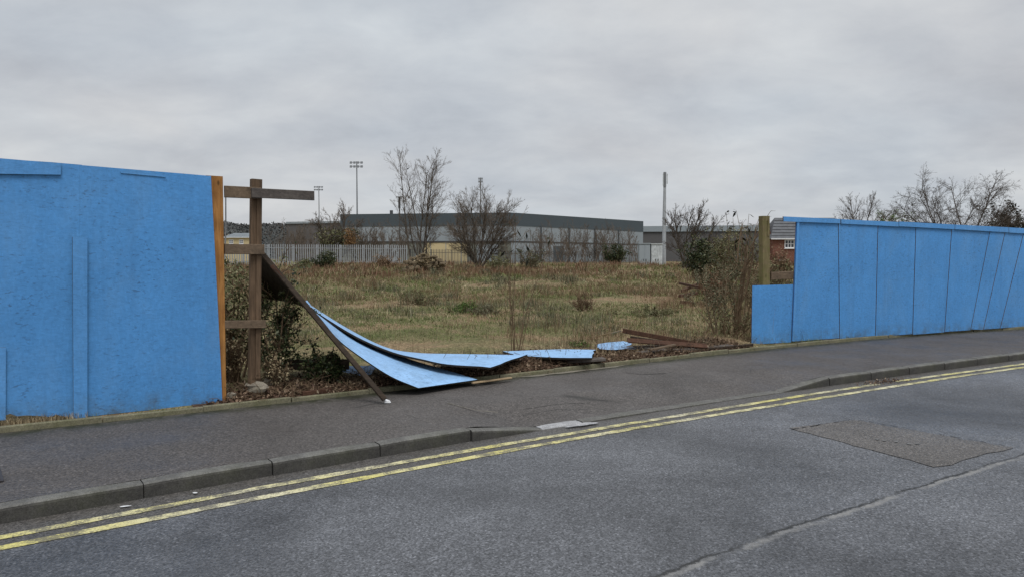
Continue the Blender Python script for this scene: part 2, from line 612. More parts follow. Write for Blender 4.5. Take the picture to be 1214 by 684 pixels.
M_BOARDBACK = m_flat('dark_board_back', (0.022, 0.017, 0.013), 0.8, 0.2, 0.4, 9)  # near-black tone for the undersides and rims of the fallen boards
M_BARK = m_flat('bare_bark', (0.095, 0.078, 0.062), 0.9, 0.1, 0.3, 3)
M_TWIG = m_flat('bare_twig', (0.16, 0.13, 0.105), 0.9, 0.1, 0.2, 1)
M_TWIGDARK = m_flat('dark_bare_twig', (0.10, 0.083, 0.072), 0.9, 0.1, 0.2, 1)
M_PALESTEM = m_flat('pale_dead_stem', (0.25, 0.19, 0.125), 0.9, 0.1, 0.3, 6)
M_STEM = m_flat('brown_stem', (0.15, 0.105, 0.068), 0.9, 0.1, 0.3, 6)
M_SLATE = m_flat('slate_grey_cladding', (0.066, 0.084, 0.096), 0.5, 0.4, 0.06, 0.05)
M_GREYCLAD = m_flat('light_grey_cladding', (0.29, 0.325, 0.35), 0.55, 0.3, 0.06, 0.05)
M_CREAM = m_flat('cream_wall', (0.56, 0.46, 0.27), 0.8, 0.2, 0.1, 0.2)
M_DARKCLAD = m_flat('dark_brown_grey_cladding', (0.12, 0.115, 0.115), 0.7, 0.2, 0.1, 0.1)
M_PALEROOF = m_flat('pale_grey_roof', (0.30, 0.335, 0.36), 0.6, 0.3, 0.08, 0.1)
M_STEEL = m_flat('galvanised_steel', (0.36, 0.38, 0.40), 0.5, 0.4, 0.15, 1.5)
M_DARKSTEEL = m_flat('dark_steel', (0.06, 0.062, 0.064), 0.5, 0.4, 0.1, 1.5)
M_MAST = m_flat('grey_mast', (0.20, 0.21, 0.22), 0.5, 0.4, 0.08, 0.8)
M_WHITE = m_flat('white_plastic', (0.78, 0.79, 0.80), 0.5, 0.3, 0.05, 3)
M_BLACK = m_flat('black_feather', (0.015, 0.015, 0.018), 0.6, 0.3, 0.2, 20)
M_GLASS = m_flat('dark_window_glass', (0.03, 0.035, 0.045), 0.08, 0.6, 0.1, 2)
M_LAMP = m_flat('grey_lamp_glass', (0.17, 0.18, 0.19), 0.3, 0.5, 0.05, 2)
M_HILL = m_flat('far_wooded_hill', (0.075, 0.082, 0.080), 0.95, 0.1, 0.35, 0.02)
M_IRON = m_flat('cast_iron', (0.05, 0.045, 0.045), 0.6, 0.4, 0.2, 8)
M_CRACKPALE = m_concrete('pale_crack_filler', (0.165, 0.165, 0.165), 0.0)
M_CRACK = m_flat('dark_crack', (0.018, 0.018, 0.018), 0.9, 0.1)
M_WASH = m_concrete('white_concrete_spill', (0.40, 0.40, 0.41), 0.0)
M_GREENHILL = m_flat('far_ground', (0.10, 0.10, 0.055), 0.95, 0.1, 0.3, 0.02)


def m_brick():
    t = NT('red_brick')
    n = t.t.nodes.new('ShaderNodeTexBrick')
    t.t.links.new(t.vec((1, 1, 1), (math.pi / 2, 0, 0)), n.inputs['Vector'])
    n.inputs['Color1'].default_value = (0.20, 0.075, 0.05, 1)
    n.inputs['Color2'].default_value = (0.15, 0.06, 0.042, 1)
    n.inputs['Mortar'].default_value = (0.25, 0.21, 0.18, 1)
    n.inputs['Scale'].default_value = 4.4
    n.inputs['Mortar Size'].default_value = 0.012
    return t.done(n.outputs[0], 0.85, 0.2)


M_BRICK = m_brick()
M_TILE = m_flat('grey_roof_tile', (0.13, 0.135, 0.145), 0.75, 0.25, 0.2, 1.5)

# ---------------------------------------------------------------- plan of the street
ROADZ = -0.11
KX = np.array([-3.27, -2.98, -2.67, -2.45, -1.92, -1.13, -.37, 3.55, 4.22, 4.97, 6.18, 8.56])
KY = np.array([4.66, 4.85, 5.07, 5.20, 5.62, 6.25, 6.79, 9.30, 9.73, 10.24, 10.93, 12.30])
EX = np.array([-4.64, -4.11, -3.46, -3.02, -1.55, -.29, 1.11, 2.26, 4.18, 6.28, 8.38, 11.5])
EY = np.array([6.64, 7.05, 7.40, 7.69, 8.61, 9.38, 10.45, 11.41, 12.91, 13.96, 14.86, 16.56])


def curve(px, py, lo, hi, deg):
    c = np.polyfit(px, py, deg)
    dc = np.polyder(c)

    def f(x):
        x = np.asarray(x, float)
        xc = np.clip(x, lo, hi)
        return np.polyval(c, xc) + np.polyval(dc, xc) * (x - xc)
    return f


kerb_y = curve(KX, KY, -3.2, 8.4, 3)
edge_y = curve(EX, EY, -4.0, 10.5, 3)


class Path:
    def __init__(s, f, x0, x1, step=0.1):
        x = np.arange(x0, x1, step)
        s.P = np.stack([x, f(x)], 1)
        seg = np.linalg.norm(np.diff(s.P, axis=0), axis=1)
        s.S = np.concatenate([[0], np.cumsum(seg)])
        t = np.gradient(s.P, axis=0)
        t /= np.linalg.norm(t, axis=1)[:, None]
        s.T = t
        s.N = np.stack([-t[:, 1], t[:, 0]], 1)      # towards the field

    def at(s, q, d=0.0):
        x = np.interp(q, s.S, s.P[:, 0]) + np.interp(q, s.S, s.N[:, 0]) * d
        y = np.interp(q, s.S, s.P[:, 1]) + np.interp(q, s.S, s.N[:, 1]) * d
        return np.stack([x, y], -1)

    def ang(s, q):
        return np.arctan2(np.interp(q, s.S, s.T[:, 1]), np.interp(q, s.S, s.T[:, 0]))

    def s_of_x(s, x):
        return np.interp(x, s.P[:, 0], s.S)

    def dist(s, X, Y):
        "signed distance, positive on the field side"
        out = np.empty(len(X))
        for i in range(0, len(X), 4000):
            a = np.stack([X[i:i + 4000], Y[i:i + 4000]], 1)
            dd = ((a[:, None, :] - s.P[None, ::4, :]) ** 2).sum(2)
            k = dd.argmin(1) * 4
            out[i:i + 4000] = ((a - s.P[k]) * s.N[k]).sum(1)
        return out


KP = Path(kerb_y, -60, 90)
EP = Path(edge_y, -60, 90)


def strip(path, ss, ds, zf):
    "grid along a path: ss along, ds across, zf(points, s, d)"
    V = []
    for q in ss:
        for d in ds:
            p = path.at(q, d)
            V.append((p[0], p[1], zf(p, q, d)))
    n = len(ds)
    F = []
    for i in range(len(ss) - 1):
        for j in range(n - 1):
            F.append((i * n + j, (i + 1) * n + j, (i + 1) * n + j + 1, i * n + j + 1))
    return V, F


def smooth01(a, b, x):
    t = np.clip((np.asarray(x, float) - a) / (b - a), 0, 1)
    return t * t * (3 - 2 * t)


def field_z(X, Y):
    X, Y = np.asarray(X, float), np.asarray(Y, float)
    z = 0.015 + 0.58 * smooth01(22, 80, Y)
    z = z + 0.03 * np.sin(1.3 * X + 0.7 * Y) + 0.025 * np.sin(2.9 * X - 1.7 * Y + 1) + 0.012 * np.sin(7 * X + 5 * Y)
    z = z + 0.13 * smooth01(30, 60, Y) * np.sin(0.31 * X + 0.17 * Y)
    return z


ground = obj('ground', [(-3000, -3000, -0.45), (3000, -3000, -0.45), (3000, 4000, -0.45), (-3000, 4000, -0.45)], [(0, 1, 2, 3)], M_GREENHILL)
tag(ground, 'far flat ground beneath the whole place', 'ground', kind='structure')

# road: from the kerb face across to the far side (towards the camera)
sK = np.concatenate([np.linspace(0, KP.s_of_x(-8), 30), np.linspace(KP.s_of_x(-8), KP.s_of_x(16), 140)[1:], np.linspace(KP.s_of_x(16), KP.S[-1], 40)[1:]])
V, F = strip(KP, sK, [-6.3, -5, -4, -3.2, -2.2, -1.2, -.56, -0.48, -.3, 0.03], lambda p, s, d: ROADZ + 0.02 * (1 - abs(d + 3.1) / 3.1))
road = obj('road', V, F, M_ROAD, rnd=[-6.3, -5, -4, -3.2, -2.2, -1.2, -.56, -0.48, -.3, 0.03] * len(sK))
tag(road, 'blue grey asphalt road with double yellow lines along the kerb', 'road', kind='structure')


def road_z(d):
    return ROADZ + 0.02 * (1 - abs(d + 3.1) / 3.1)


for off, x0, x1 in ((-0.27, -40, 4.78), (-0.27, 5.12, 60), (-0.475, -40, 60)):
    a, b = KP.s_of_x(x0), KP.s_of_x(x1)
    ss = np.arange(a, b, 0.12)
    V, F = [], []
    for i, q in enumerate(ss):
        j1, j2 = 0.004 * math.sin(q * 5) + rng.normal(0, .0035), 0.004 * math.sin(q * 4 + 2) + rng.normal(0, .0035)
        wob = 0.012 * math.sin(q * .9 + off * 9)
        for dd in (off - 0.044 + j1 + wob, off + 0.044 + j2 + wob):
            p = KP.at(q, dd)
            V.append((p[0], p[1], road_z(dd) + 0.004))
    F = [(2 * i, 2 * i + 2, 2 * i + 3, 2 * i + 1) for i in range(len(ss) - 1)]
    obj('yellow_line', V, F, M_YELLOW, road)

# road patch, crack along the lane joint
P4 = [G(938, 507, -.095), G(1012, 497, -.095), G(1198, 531, -.095), G(1108, 554, -.095)]
V, F = [], []
for i in range(13):
    for j in range(7):
        u, v = i / 12, j / 6
        p = (P4[0] * (1 - u) + P4[3] * u) * (1 - v) + (P4[1] * (1 - u) + P4[2] * u) * v
        if i in (0, 12) or j in (0, 6):
            p = p + np.array([*rng.normal(0, .018, 2), 0])
        d = KP.dist(np.array([p[0]]), np.array([p[1]]))[0]
        V.append((p[0], p[1], road_z(d) + 0.0045))
F = [(i * 7 + j, (i + 1) * 7 + j, (i + 1) * 7 + j + 1, i * 7 + j + 1) for i in range(12) for j in range(6)]
obj('asphalt_patch', V, F, M_PATCH, road)


def ragged_line(name, pix, w, m, lift, amp=0.02, step=0.05, skip=0.0, par=road, side=0.0):
    pts = [G(x, y, -.09) for x, y in pix]
    V, F = [], []
    acc = []
    for a, b in zip(pts[:-1], pts[1:]):
        n = max(2, int(np.linalg.norm(b - a) / step))
        for k in range(n):
            acc.append(a + (b - a) * k / n)
    acc = np.array(acc)
    t = np.gradient(acc, axis=0)
    t /= np.linalg.norm(t, axis=1)[:, None]
    nn = np.stack([-t[:, 1], t[:, 0], t[:, 2] * 0], 1)
    wob = np.convolve(rng.normal(0, 1, len(acc)), np.ones(3) / 3, 'same') * amp
    ww = w * np.clip(rng.normal(1, .45, len(acc)) + 0.25 * np.sin(np.arange(len(acc)) * .35), 0.12, 2.2)
    A = acc + nn * (wob + side)[:, None] - nn * ww[:, None] / 2
    B = acc + nn * (wob + side)[:, None] + nn * ww[:, None] / 2
    dz = [road_z(d) + lift for d in KP.dist(acc[:, 0], acc[:, 1])]
    for i in range(len(acc)):
        V += [(A[i][0], A[i][1], dz[i]), (B[i][0], B[i][1], dz[i])]
    F = [(2 * i, 2 * i + 2, 2 * i + 3, 2 * i + 1) for i in range(len(acc) - 1) if rng.random() > skip]
    return obj(name, V, F, m, par)


joint = [(740, 692), (800, 672), (875, 648), (960, 622), (1050, 592), (1110, 572), (1170, 550), (1240, 528)]
rs = np.random.default_rng(3)
rng_keep = rng
rng = rs
# ragged_line('crack_filler', joint, 0.04, M_CRACKPALE, 0.004, 0.014, 0.04, 0.3, side=-0.018)
# ragged_line('crack', joint, 0.010, M_CRACK, 0.0085, 0.012, 0.04, 0.3, side=0.010)
ragged_line('crack', [(938, 508), (1012, 496), (1100, 512), (1199, 530)], 0.010, M_CRACK, 0.0085, 0.01, 0.05, 0.35)
ragged_line('crack', [(1038, 520), (1060, 524), (1085, 526), (1098, 530)], 0.05, M_CRACKPALE, 0.011, 0.03, 0.03, 0.55)
rng = rng_keep

# pavement with dropped kerb
XD = (-0.37, 0.30, 3.42, 4.22)


def drop(x):
    return 0.095 * (smooth01(XD[0], XD[1], x) - smooth01(XD[2], XD[3], x))


def kerb_drop_lin(x):
    return 0.095 * (np.clip((x - XD[0]) / (XD[1] - XD[0]), 0, 1) - np.clip((x - XD[2]) / (XD[3] - XD[2]), 0, 1))


# from kerb back to edging, blending between the two paths
xs = np.concatenate([np.linspace(-58, -9, 20), np.linspace(-9, 16, 170)[1:], np.linspace(16, 80, 24)[1:]])
V, F, RN = [], [], []
us = [0, .03, .08, .16, .26, .38, .52, .66, .78, .88, .95, .985, 1.0]
sx = KP.s_of_x(xs)
for x, q in zip(xs, sx):
    a = KP.at(q, 0.118)
    T = KP.ang(q)
    # matching point on the edging: follow the normal of the kerb
    n = np.array([-math.sin(T), math.cos(T)])
    lo, hi = 1.0, 4.5
    for _ in range(24):
        mid = (lo + hi) / 2
        p = a + n * mid
        if p[1] > edge_y(p[0]):
            hi = mid
        else:
            lo = mid
    b = a + n * lo
    for u in us:
        p = a + (b - a) * u
        ramp_ = (1 - smooth01(0, .42, u)) * drop(x)
        z = -ramp_ + 0.006 * math.sin(p[0] * 1.7 + p[1]) * math.sin(3.1 * u)
        V.append((p[0], p[1], z))
        RN.append(float(smooth01(.86, .97, u)) * 0.9)
n = len(us)
F = [(i * n + j, (i + 1) * n + j, (i + 1) * n + j + 1, i * n + j + 1) for i in range(len(xs) - 1) for j in range(n - 1)]
pavement = obj('pavement', V, F, M_PAVE, rnd=RN)
tag(pavement, 'dark tarmac pavement with concrete kerb in front of the blue hoarding', 'pavement', kind='structure')


def kerb_mesh(L, za, zb, m):
    "kerb stone with rounded arris, origin at road level on the face, x along"
    prof = lambda top: [(0.0, -0.12), (0.004, top - 0.024), (0.010, top - 0.010), (0.022, top - 0.002), (0.04, top), (0.122, top + 0.001), (0.124, -0.12)]
    V, F = [], []
    nx = 5
    for i in range(nx):
        x = 0.004 + (L - 0.008) * i / (nx - 1)
        z = za + (zb - za) * i / (nx - 1)
        for (y, h) in prof(z):
            e_ = 0.004 if i in (0, nx - 1) else 0
            V.append((x, y + (e_ if y < 0.05 else 0), h - (e_ if h > 0 else 0)))
    k = 7
    for i in range(nx - 1):
        for j in range(k - 1):
            F.append((i * k + j, (i + 1) * k + j, (i + 1) * k + j + 1, i * k + j + 1))
    F.append(tuple(range(k)))
    F.append(tuple((nx - 1) * k + j for j in range(k - 1, -1, -1)))
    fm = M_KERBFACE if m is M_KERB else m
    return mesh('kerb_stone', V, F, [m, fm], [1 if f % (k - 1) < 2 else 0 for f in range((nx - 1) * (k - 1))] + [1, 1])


H = 0.11
S0 = KP.s_of_x(XD[0])
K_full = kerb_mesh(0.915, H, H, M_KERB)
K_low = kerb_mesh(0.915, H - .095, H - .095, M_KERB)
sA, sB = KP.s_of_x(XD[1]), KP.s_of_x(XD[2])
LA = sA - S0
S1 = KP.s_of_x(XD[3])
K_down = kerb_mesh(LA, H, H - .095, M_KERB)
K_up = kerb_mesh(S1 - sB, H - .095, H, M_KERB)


def kerb_at(me, q, L):
    a, b = KP.at(q), KP.at(q + L)
    th = math.atan2(b[1] - a[1], b[0] - a[0])
    inst('kerb_stone', me, pavement, (a[0] + rs.normal(0, .003), a[1] + rs.normal(0, .003), ROADZ + rs.normal(0, .0025)), th + rs.normal(0, .005))


q = S0
while q > KP.s_of_x(-12):
    q -= 0.915
    kerb_at(K_full, q, .915)
kerb_at(K_down, S0, LA)
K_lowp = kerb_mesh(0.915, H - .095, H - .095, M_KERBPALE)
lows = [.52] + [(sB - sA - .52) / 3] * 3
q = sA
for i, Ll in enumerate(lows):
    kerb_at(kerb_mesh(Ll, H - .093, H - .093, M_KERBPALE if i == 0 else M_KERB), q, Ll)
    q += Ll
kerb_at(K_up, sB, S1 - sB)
q = S1
while q < KP.s_of_x(26):
    kerb_at(K_full, q, .915)
    q += .915


def blob(cpix, rx, ry, z, m, name, parent, seed, n=40, rot=0.0):
    r = np.random.default_rng(seed)
    c = G(*cpix, z)
    ph = r.uniform(0, 6.28, 5)
    V = [(c[0], c[1], z)]
    for i in range(n):
        th = 2 * math.pi * i / n
        k = 1 + .18 * math.sin(2 * th + ph[0]) + .12 * math.sin(3 * th + ph[1]) + .10 * math.sin(7 * th + ph[2]) + .06 * math.sin(13 * th + ph[3])
        x, y = rx * k * math.cos(th), ry * k * math.sin(th)
        V.append((c[0] + x * math.cos(rot) - y * math.sin(rot), c[1] + x * math.sin(rot) + y * math.cos(rot), z))
    F = [(0, 1 + i, 1 + (i + 1) % n) for i in range(n)]
    return obj(name, V, F, m, parent)


# white spill on the dropped kerb
spill = blob((690, 502.5), .2, .05, -.0925, M_WASH, 'white_spill', pavement, 4, rot=.45)

# concrete edging along the back of the pavement
def edging_mesh():
    L = 0.91
    V = []
    for i in range(4):
        x = .003 + (L - .006) * i / 3
        V += [(x, 0, -.15), (x, 0, .044), (x, .008, .052), (x, .044, .052), (x, .052, .044), (x, .052, -.15)]
    F = [(i * 6 + j, (i + 1) * 6 + j, (i + 1) * 6 + j + 1, i * 6 + j + 1) for i in range(3) for j in range(5)]
    F += [tuple(range(6)), tuple(range(23, 17, -1))]
    return mesh('edging_stone', V, F, [M_EDGE])


ME = edging_mesh()
q = EP.s_of_x(-14)
while q < EP.s_of_x(30):
    a, b = EP.at(q), EP.at(q + .915)
    inst('edging_stone', ME, pavement, (a[0] + rs.normal(0, .004), a[1] + rs.normal(0, .004), rs.normal(0.004, .005)), math.atan2(b[1] - a[1], b[0] - a[0]) + rs.normal(0, .006))
    q += .915

# far footway behind the camera
V, F = strip(KP, sK[::4], [-8.6, -7.5, -6.42], lambda p, s, d: 0.02)
tag(obj('footway', V, F, M_PAVE), 'tarmac footway on the near side of the road', 'pavement', kind='structure')
V, F = strip(KP, sK[::4], [-6.425, -6.3, -6.295], lambda p, s, d: 0.022 if d < -6.297 else -.2)
tag(obj('kerb', V, F, M_KERB), 'concrete kerb on the near side of the road', 'kerb', kind='structure')

# waste ground
sE = np.concatenate([np.linspace(0, EP.s_of_x(-7), 30), np.linspace(EP.s_of_x(-7), EP.s_of_x(20), 200)[1:], np.linspace(EP.s_of_x(20), EP.S[-1], 30)[1:]])
dsE = np.concatenate([[0.035], np.linspace(.08, 4, 34), np.linspace(4.3, 20, 40), np.geomspace(21, 900, 45)])


def fz(p, s, d):
    z = float(field_z(p[0], p[1])) * float(smooth01(0, .5, d)) - .01 * (d < .06)
    # soil heaped behind the edging in the gap
    g = float(smooth01(-3.2, -2.8, p[0]) - smooth01(2.0, 4.6, p[0]))
    z += .03 * float(smooth01(.03, .1, d)) + g * 0.055 * float(smooth01(.05, .35, d) - smooth01(.9, 1.9, d))
    return z


V, F = strip(EP, sE, dsE, fz)
mi = []
nd = len(dsE)
field = obj('field', V, F, M_SOIL, smooth=True)
tag(field, 'derelict field of brown soil and dry grass behind the hoarding', 'field', kind='structure')

# pale mortar smear along the edging, cracks across the pavement
def pave_strip(name, s0, s1, d0, d1, m, seed, lift=.0045, amp=.03):
    r = np.random.default_rng(seed)
    ss = np.arange(s0, s1, .06)
    V = []
    k = np.convolve(r.normal(0, 1, len(ss)), np.ones(4) / 4, 'same') * amp
    for i, q in enumerate(ss):
        env = min(1, i / 6, (len(ss) - 1 - i) / 6)
        for d in (d0 + (d1 - d0) * (1 - env) + k[i] * env, d1):
            p = EP.at(q, d)
            V.append((p[0], p[1], .006 * abs(math.sin(p[0] * 1.7 + p[1])) * .3 + lift))
    F = [(2 * i, 2 * i + 2, 2 * i + 3, 2 * i + 1) for i in range(len(ss) - 1)]
    return obj(name, V, F, m, pavement)


M_MORTAR = m_concrete('pale_mortar', (0.21, 0.19, 0.155), 0.25)
pave_strip('mortar_smear', EP.s_of_x(.0), EP.s_of_x(1.75), -.11, -.015, M_MORTAR, 3)
for k, (pts) in enumerate(([(530, 478), (548, 483), (566, 487), (590, 489)], [(742, 442), (762, 444), (790, 443)], [(620, 486), (660, 480), (700, 478)])):
    P = [G(x, y, .0) for x, y in pts]
    V = []
    for p in P:
        j = rs.normal(0, .008)
        V += [(p[0], p[1] - .009 + j, .0085), (p[0], p[1] + .009 + j, .0085)]
    obj('crack', V, [(2 * i, 2 * i + 2, 2 * i + 3, 2 * i + 1) for i in range(len(P) - 1)], M_MORTAR if k == 0 else M_CRACK, pavement)

# ---------------------------------------------------------------- hoarding, left
class Plane:
    "upright plane over the ground line through two points, facing the road"
    def __init__(s, a, b):
        s.a = np.array([a[0], a[1], 0.0])
        t = np.array([b[0] - a[0], b[1] - a[1], 0.0])
        s.t = t / np.linalg.norm(t)
        s.n = np.array([s.t[1], -s.t[0], 0.0])         # towards the road

    def px(s, x, y, off=0.0):
        d = ray(x, y)
        o = np.array([0, 0, CAMZ])
        k = ((s.a + s.n * off - o) @ s.n) / (d @ s.n)
        return o + d * k

    def at(s, u, z, off=0.0):
        return s.a + s.t * u + s.n * off + np.array([0, 0, z])


def prism(front, n, th):
    "front polygon (counter-clockwise seen from the road) pushed back by th"
    f = np.array(front)
    k = len(f)
    V = list(f) + list(f - np.array(n) * th)
    F = [tuple(range(k)), tuple(range(2 * k - 1, k - 1, -1))] + [(i, k + i, k + (i + 1) % k, (i + 1) % k) for i in range(k)]
    return V, F, [0, 1] + [1] * k


def board(name, pl, pix, off, th, mats, parent):
    V, F, mi = prism([pl.px(x, y, off) if len(q) == 2 else q for q in pix for x, y in [q[:2]]], pl.n, th)
    return obj(name, V, F, mats, parent, mi=mi)


PL = Plane(G(90, 494, .05), G(262, 475.5, .05))
LH = thing('hoarding', 'tall bright blue board hoarding with cover battens, broken off at its right end', 'hoarding', G(120, 492))
BM = [M_BLUE, M_OSB]
TM = [M_BLUE2, M_OSB]
# rotten lower edge of the first board
low = [(-62, 497), (-30, 495), (6, 492), (12, 490), (20, 493), (30, 492), (45, 492.5), (60, 494), (66, 491), (72, 492.5), (80, 494), (97, 495)]
up = [(97, 195.8), (60, 192.6), (20, 190), (-62, 183.5)]
board('panel', PL, low + up, 0, .014, BM, LH)
low = [(94.6, 494.5), (140, 489.5), (180, 485.5), (225, 480.5), (263.5, 475.5)]
up = [(262, 440), (257, 340), (250, 209), (215, 206), (160, 201.5), (94.6, 196)]
board('panel', PL, low + up, 0.003, .014, BM, LH)
board('panel', PL, [(-250, 524), (-63, 503), (-63, 183.2), (-250, 168)], 0.002, .014, BM, LH)
board('batten', PL, [(87, 496.5), (103.5, 494.5), (103.5, 281.5), (86, 281)], .036, .032, TM, LH)
board('batten', PL, [(-70, 205.5), (72, 207.5), (72, 194.2), (-70, 182)], .024, .023, TM, LH)
board('batten', PL, [(-14, 499), (6.5, 497.5), (7, 412), (-14, 411)], .022, .020, TM, LH)
board('batten', PL, [(143, 205.5), (196, 210.5), (196, 208.3), (143, 203.8)], .012, .008, TM, LH)
# timber frame behind the boards
b = MB()
p0, p1 = PL.px(257.5, 486, -.075), PL.px(257.5, 209.6, -.075)
b.beam(p0, (p0[0], p0[1], p1[2]), .17, .10, up=PL.n)
b.build('post', M_RAW, LH)
for u in (-2.6, -0.9):
    b = MB()
    a = PL.at(u, -.2, -.075)
    b.beam(a, a + np.array([0, 0, 2.5]), .1, .1, up=PL.n)
    b.build('post', M_POST, LH)
zt = PL.px(258, 228, -.03)[2]
for z in (zt - .02, zt - .72, zt - 1.62):
    b = MB()
    b.beam(PL.at(-3.2, z, -.16), PL.at(1.05, z, -.16), .05, .09)
    b.build('rail', M_RAIL, LH)

# bare frame that has lost its boards
FR = thing('post_and_rails', 'bare brown timber post with three rails where the boards have gone', 'fence post', PL.px(301, 458, -.2))
pb, pt = PL.px(300.5, 462, -.13), PL.px(303.5, 213, -.13)
b = MB()
b.beam(pb - np.array([0, 0, .15]), pt, .115, .09, up=PL.n, bev=.008)
b.build('post', M_POST, FR)
b = MB()
b.beam(PL.px(305.5, 448, -.075), PL.px(307.5, 224, -.075), .055, .022, up=PL.n, bev=.003)
b.build('cleat', M_POST, FR)
for (x0, y0, x1, y1, h, m, nm) in ((266, 227.5, 309, 229.5, .125, M_RAIL, 'rail'), (298, 229.0, 372, 232.5, .105, M_RAILGREY, 'rail'),
                                   (266, 295.5, 313, 296, .11, M_RAIL, 'rail'), (264, 384.5, 315, 384, .085, M_RAIL, 'rail')):
    off = -.045 if x0 != 298 else -.005
    b = MB()
    b.beam(PL.px(x0, y0, off), PL.px(x1, y1, off), .038, h, bev=.004)
    b.build(nm, m, FR)
b = MB()
b.tube([PL.px(267.5, 232, -.2), PL.px(267.6, 262, -.2), PL.px(267, 292, -.2)], .008, 6)
b.build('steel_rod', M_STEEL, FR)

# stones at the foot of the post
def rock(name, label, c, r, seed, m=M_STONE, flat=.6, group=None, parent=None):
    rr = np.random.default_rng(seed)
    V, F = [], []
    nu, nv = 10, 6
    ph = rr.uniform(0, 6.28, 6)
    for j in range(nv + 1):
        la = -math.pi / 2 + math.pi * j / nv
        for i in range(nu):
            lo = 2 * math.pi * i / nu
            k = 1 + .16 * math.sin(2 * lo + ph[0]) * math.cos(la) + .12 * math.sin(3 * lo + 2 * la + ph[1]) + .1 * math.sin(5 * la + lo + ph[2]) + rr.normal(0, .05)
            V.append((c[0] + r[0] * k * math.cos(la) * math.cos(lo), c[1] + r[1] * k * math.cos(la) * math.sin(lo), c[2] + r[2] * k * math.sin(la)))
    F = [(j * nu + i, j * nu + (i + 1) % nu, (j + 1) * nu + (i + 1) % nu, (j + 1) * nu + i) for j in range(nv) for i in range(nu)]
    o = obj(name, V, F, m, parent, loc=np.array(c) - [0, 0, r[2]])
    return tag(o, label, 'stone', group) if label else o


def gz(p, dz=0.0):
    "drop a point onto the heaped soil"
    d = EP.dist(np.array([p[0]]), np.array([p[1]]))[0]
    return np.array([p[0], p[1], fz(p[:2], 0, d) + dz])


rock('stone', 'broken concrete lump at the foot of the bare brown post', gz(G(303, 464, .1), .04), (.15, .09, .065), 1)
rock('stone', 'small grey stone beside the foot of the bare brown post', gz(G(317, 458, .1), .04), (.05, .04, .045), 2)
rock('stone', 'pale pebble on the edging next to the blue board corner', gz(G(274, 474, .04), .03), (.05, .04, .035), 3)

# ---------------------------------------------------------------- hoarding, right
PR = Plane(G(890, 408.3, .04), G(1214, 387.5, .04))
RH = thing('hoarding', 'long blue board hoarding with capping boards running off to the right', 'hoarding', G(1000, 403))
top = lambda x: 263.2 + (x - 943) * (277 - 263.2) / 271
bot = lambda x: 408.3 + (x - 890) * (387.5 - 408.3) / 324
board('panel', PR, [(891, 408), (938, 405.5), (944, 337), (892, 338.5)], 0.0, .014, BM, RH)
seam = [(943.5, 938), (994, 995.5), (1041, 1038), (1086, 1082), (1128.5, 1120), (1174, 1151), (1192, 1166), (1214, 1186), (1250, 1216), (1300, 1258), (1362, 1310), (1440, 1376)]
for i in range(len(seam) - 1):
    (t0, b0), (t1, b1) = seam[i], seam[i + 1]
    pix = [(b0 + .35, bot(b0) - .5 + rs.normal(0, .4)), (b1 - .35, bot(b1) - .5 + rs.normal(0, .4)), (t1 - .35, top(t1) - 1.5), (t0 + .35, top(t0) - 1.5)]
    board('panel', PR, pix, .008 + .008 * (i % 2) + rs.uniform(0, .003), .014, BM, RH)
for (x0, ya, yb, x1, yc, yd) in ((929, 257, 262.8, 996.5, 260, 265.2), (997.5, 260.3, 265.5, 1070, 263.8, 269.3), (1066, 263.0, 268.6, 1132, 266.6, 272.2), (1132.5, 266.6, 272.2, 1196, 269.9, 276), (1196.5, 270, 276.2, 1290, 275, 281), (1290.5, 275, 281, 1440, 283, 289.5)):
    board('capping_board', PR, [(x0, yb), (x1, yd), (x1, yc), (x0, ya)], .045 if x0 != 1066 else .052, .022, TM, RH)
b = MB()
b.beam(PR.px(946.5, 262, .03), PR.px(940.5, 404, .03), .05, .012, up=PR.n, bev=.002)
b.build('batten', M_BLUE2, RH)
for x in (1062, 1200, 1330):
    b = MB()
    p = PR.px(x, bot(x), -.08)
    b.beam(p - np.array([0, 0, .1]), p + np.array([0, 0, 2.1]), .1, .1, up=PR.n)
    b.build('post', M_MOSSPOST, RH)
for z in (.45, 1.2, 1.95):
    b = MB()
    b.beam(PR.at(1.6 if z > 1 else .05, z, -.05), PR.at(11, z, -.05), .05, .09)
    b.build('rail', M_RAIL, RH)
PO = thing('fence_post', 'mossy green timber post with a stub of rail above the low blue board', 'fence post', PR.px(906, 408, -.1))
pp = PR.px(906.5, 400, -.075)
b = MB()
ptop = PR.px(906, 256.5, -.075)
b.beam(pp - np.array([0, 0, .2]), ptop, .17, .12, up=PR.n, bev=.012)
b.build('post', M_MOSSPOST, PO)
b = MB()
b.beam(PR.px(911, 262, -.01), PR.px(911, 280, -.01), .05, .02, up=PR.n, bev=.002)
b.build('cleat', M_MOSSPOST, PO)
b = MB()
b.beam(PR.px(913.5, 327.5, -.03), PR.px(943, 326, -.03), .05, .14, bev=.006)
b.build('rail', M_RAIL, PO)


# ---------------------------------------------------------------- fallen boards
def catmull(P, n):
    P = np.array(P, float)
    Q = np.vstack([2 * P[0] - P[1], P, 2 * P[-1] - P[-2]])
    out = []
    for t in np.linspace(0, len(P) - 1 - 1e-6, n):
        i = int(t)
        u = t - i
        a, b_, c, d = Q[i], Q[i + 1], Q[i + 2], Q[i + 3]
        out.append(.5 * (2 * b_ + (c - a) * u + (2 * a - 5 * b_ + 4 * c - d) * u * u + (3 * b_ - a - 3 * c + d) * u ** 3))
    return np.array(out)


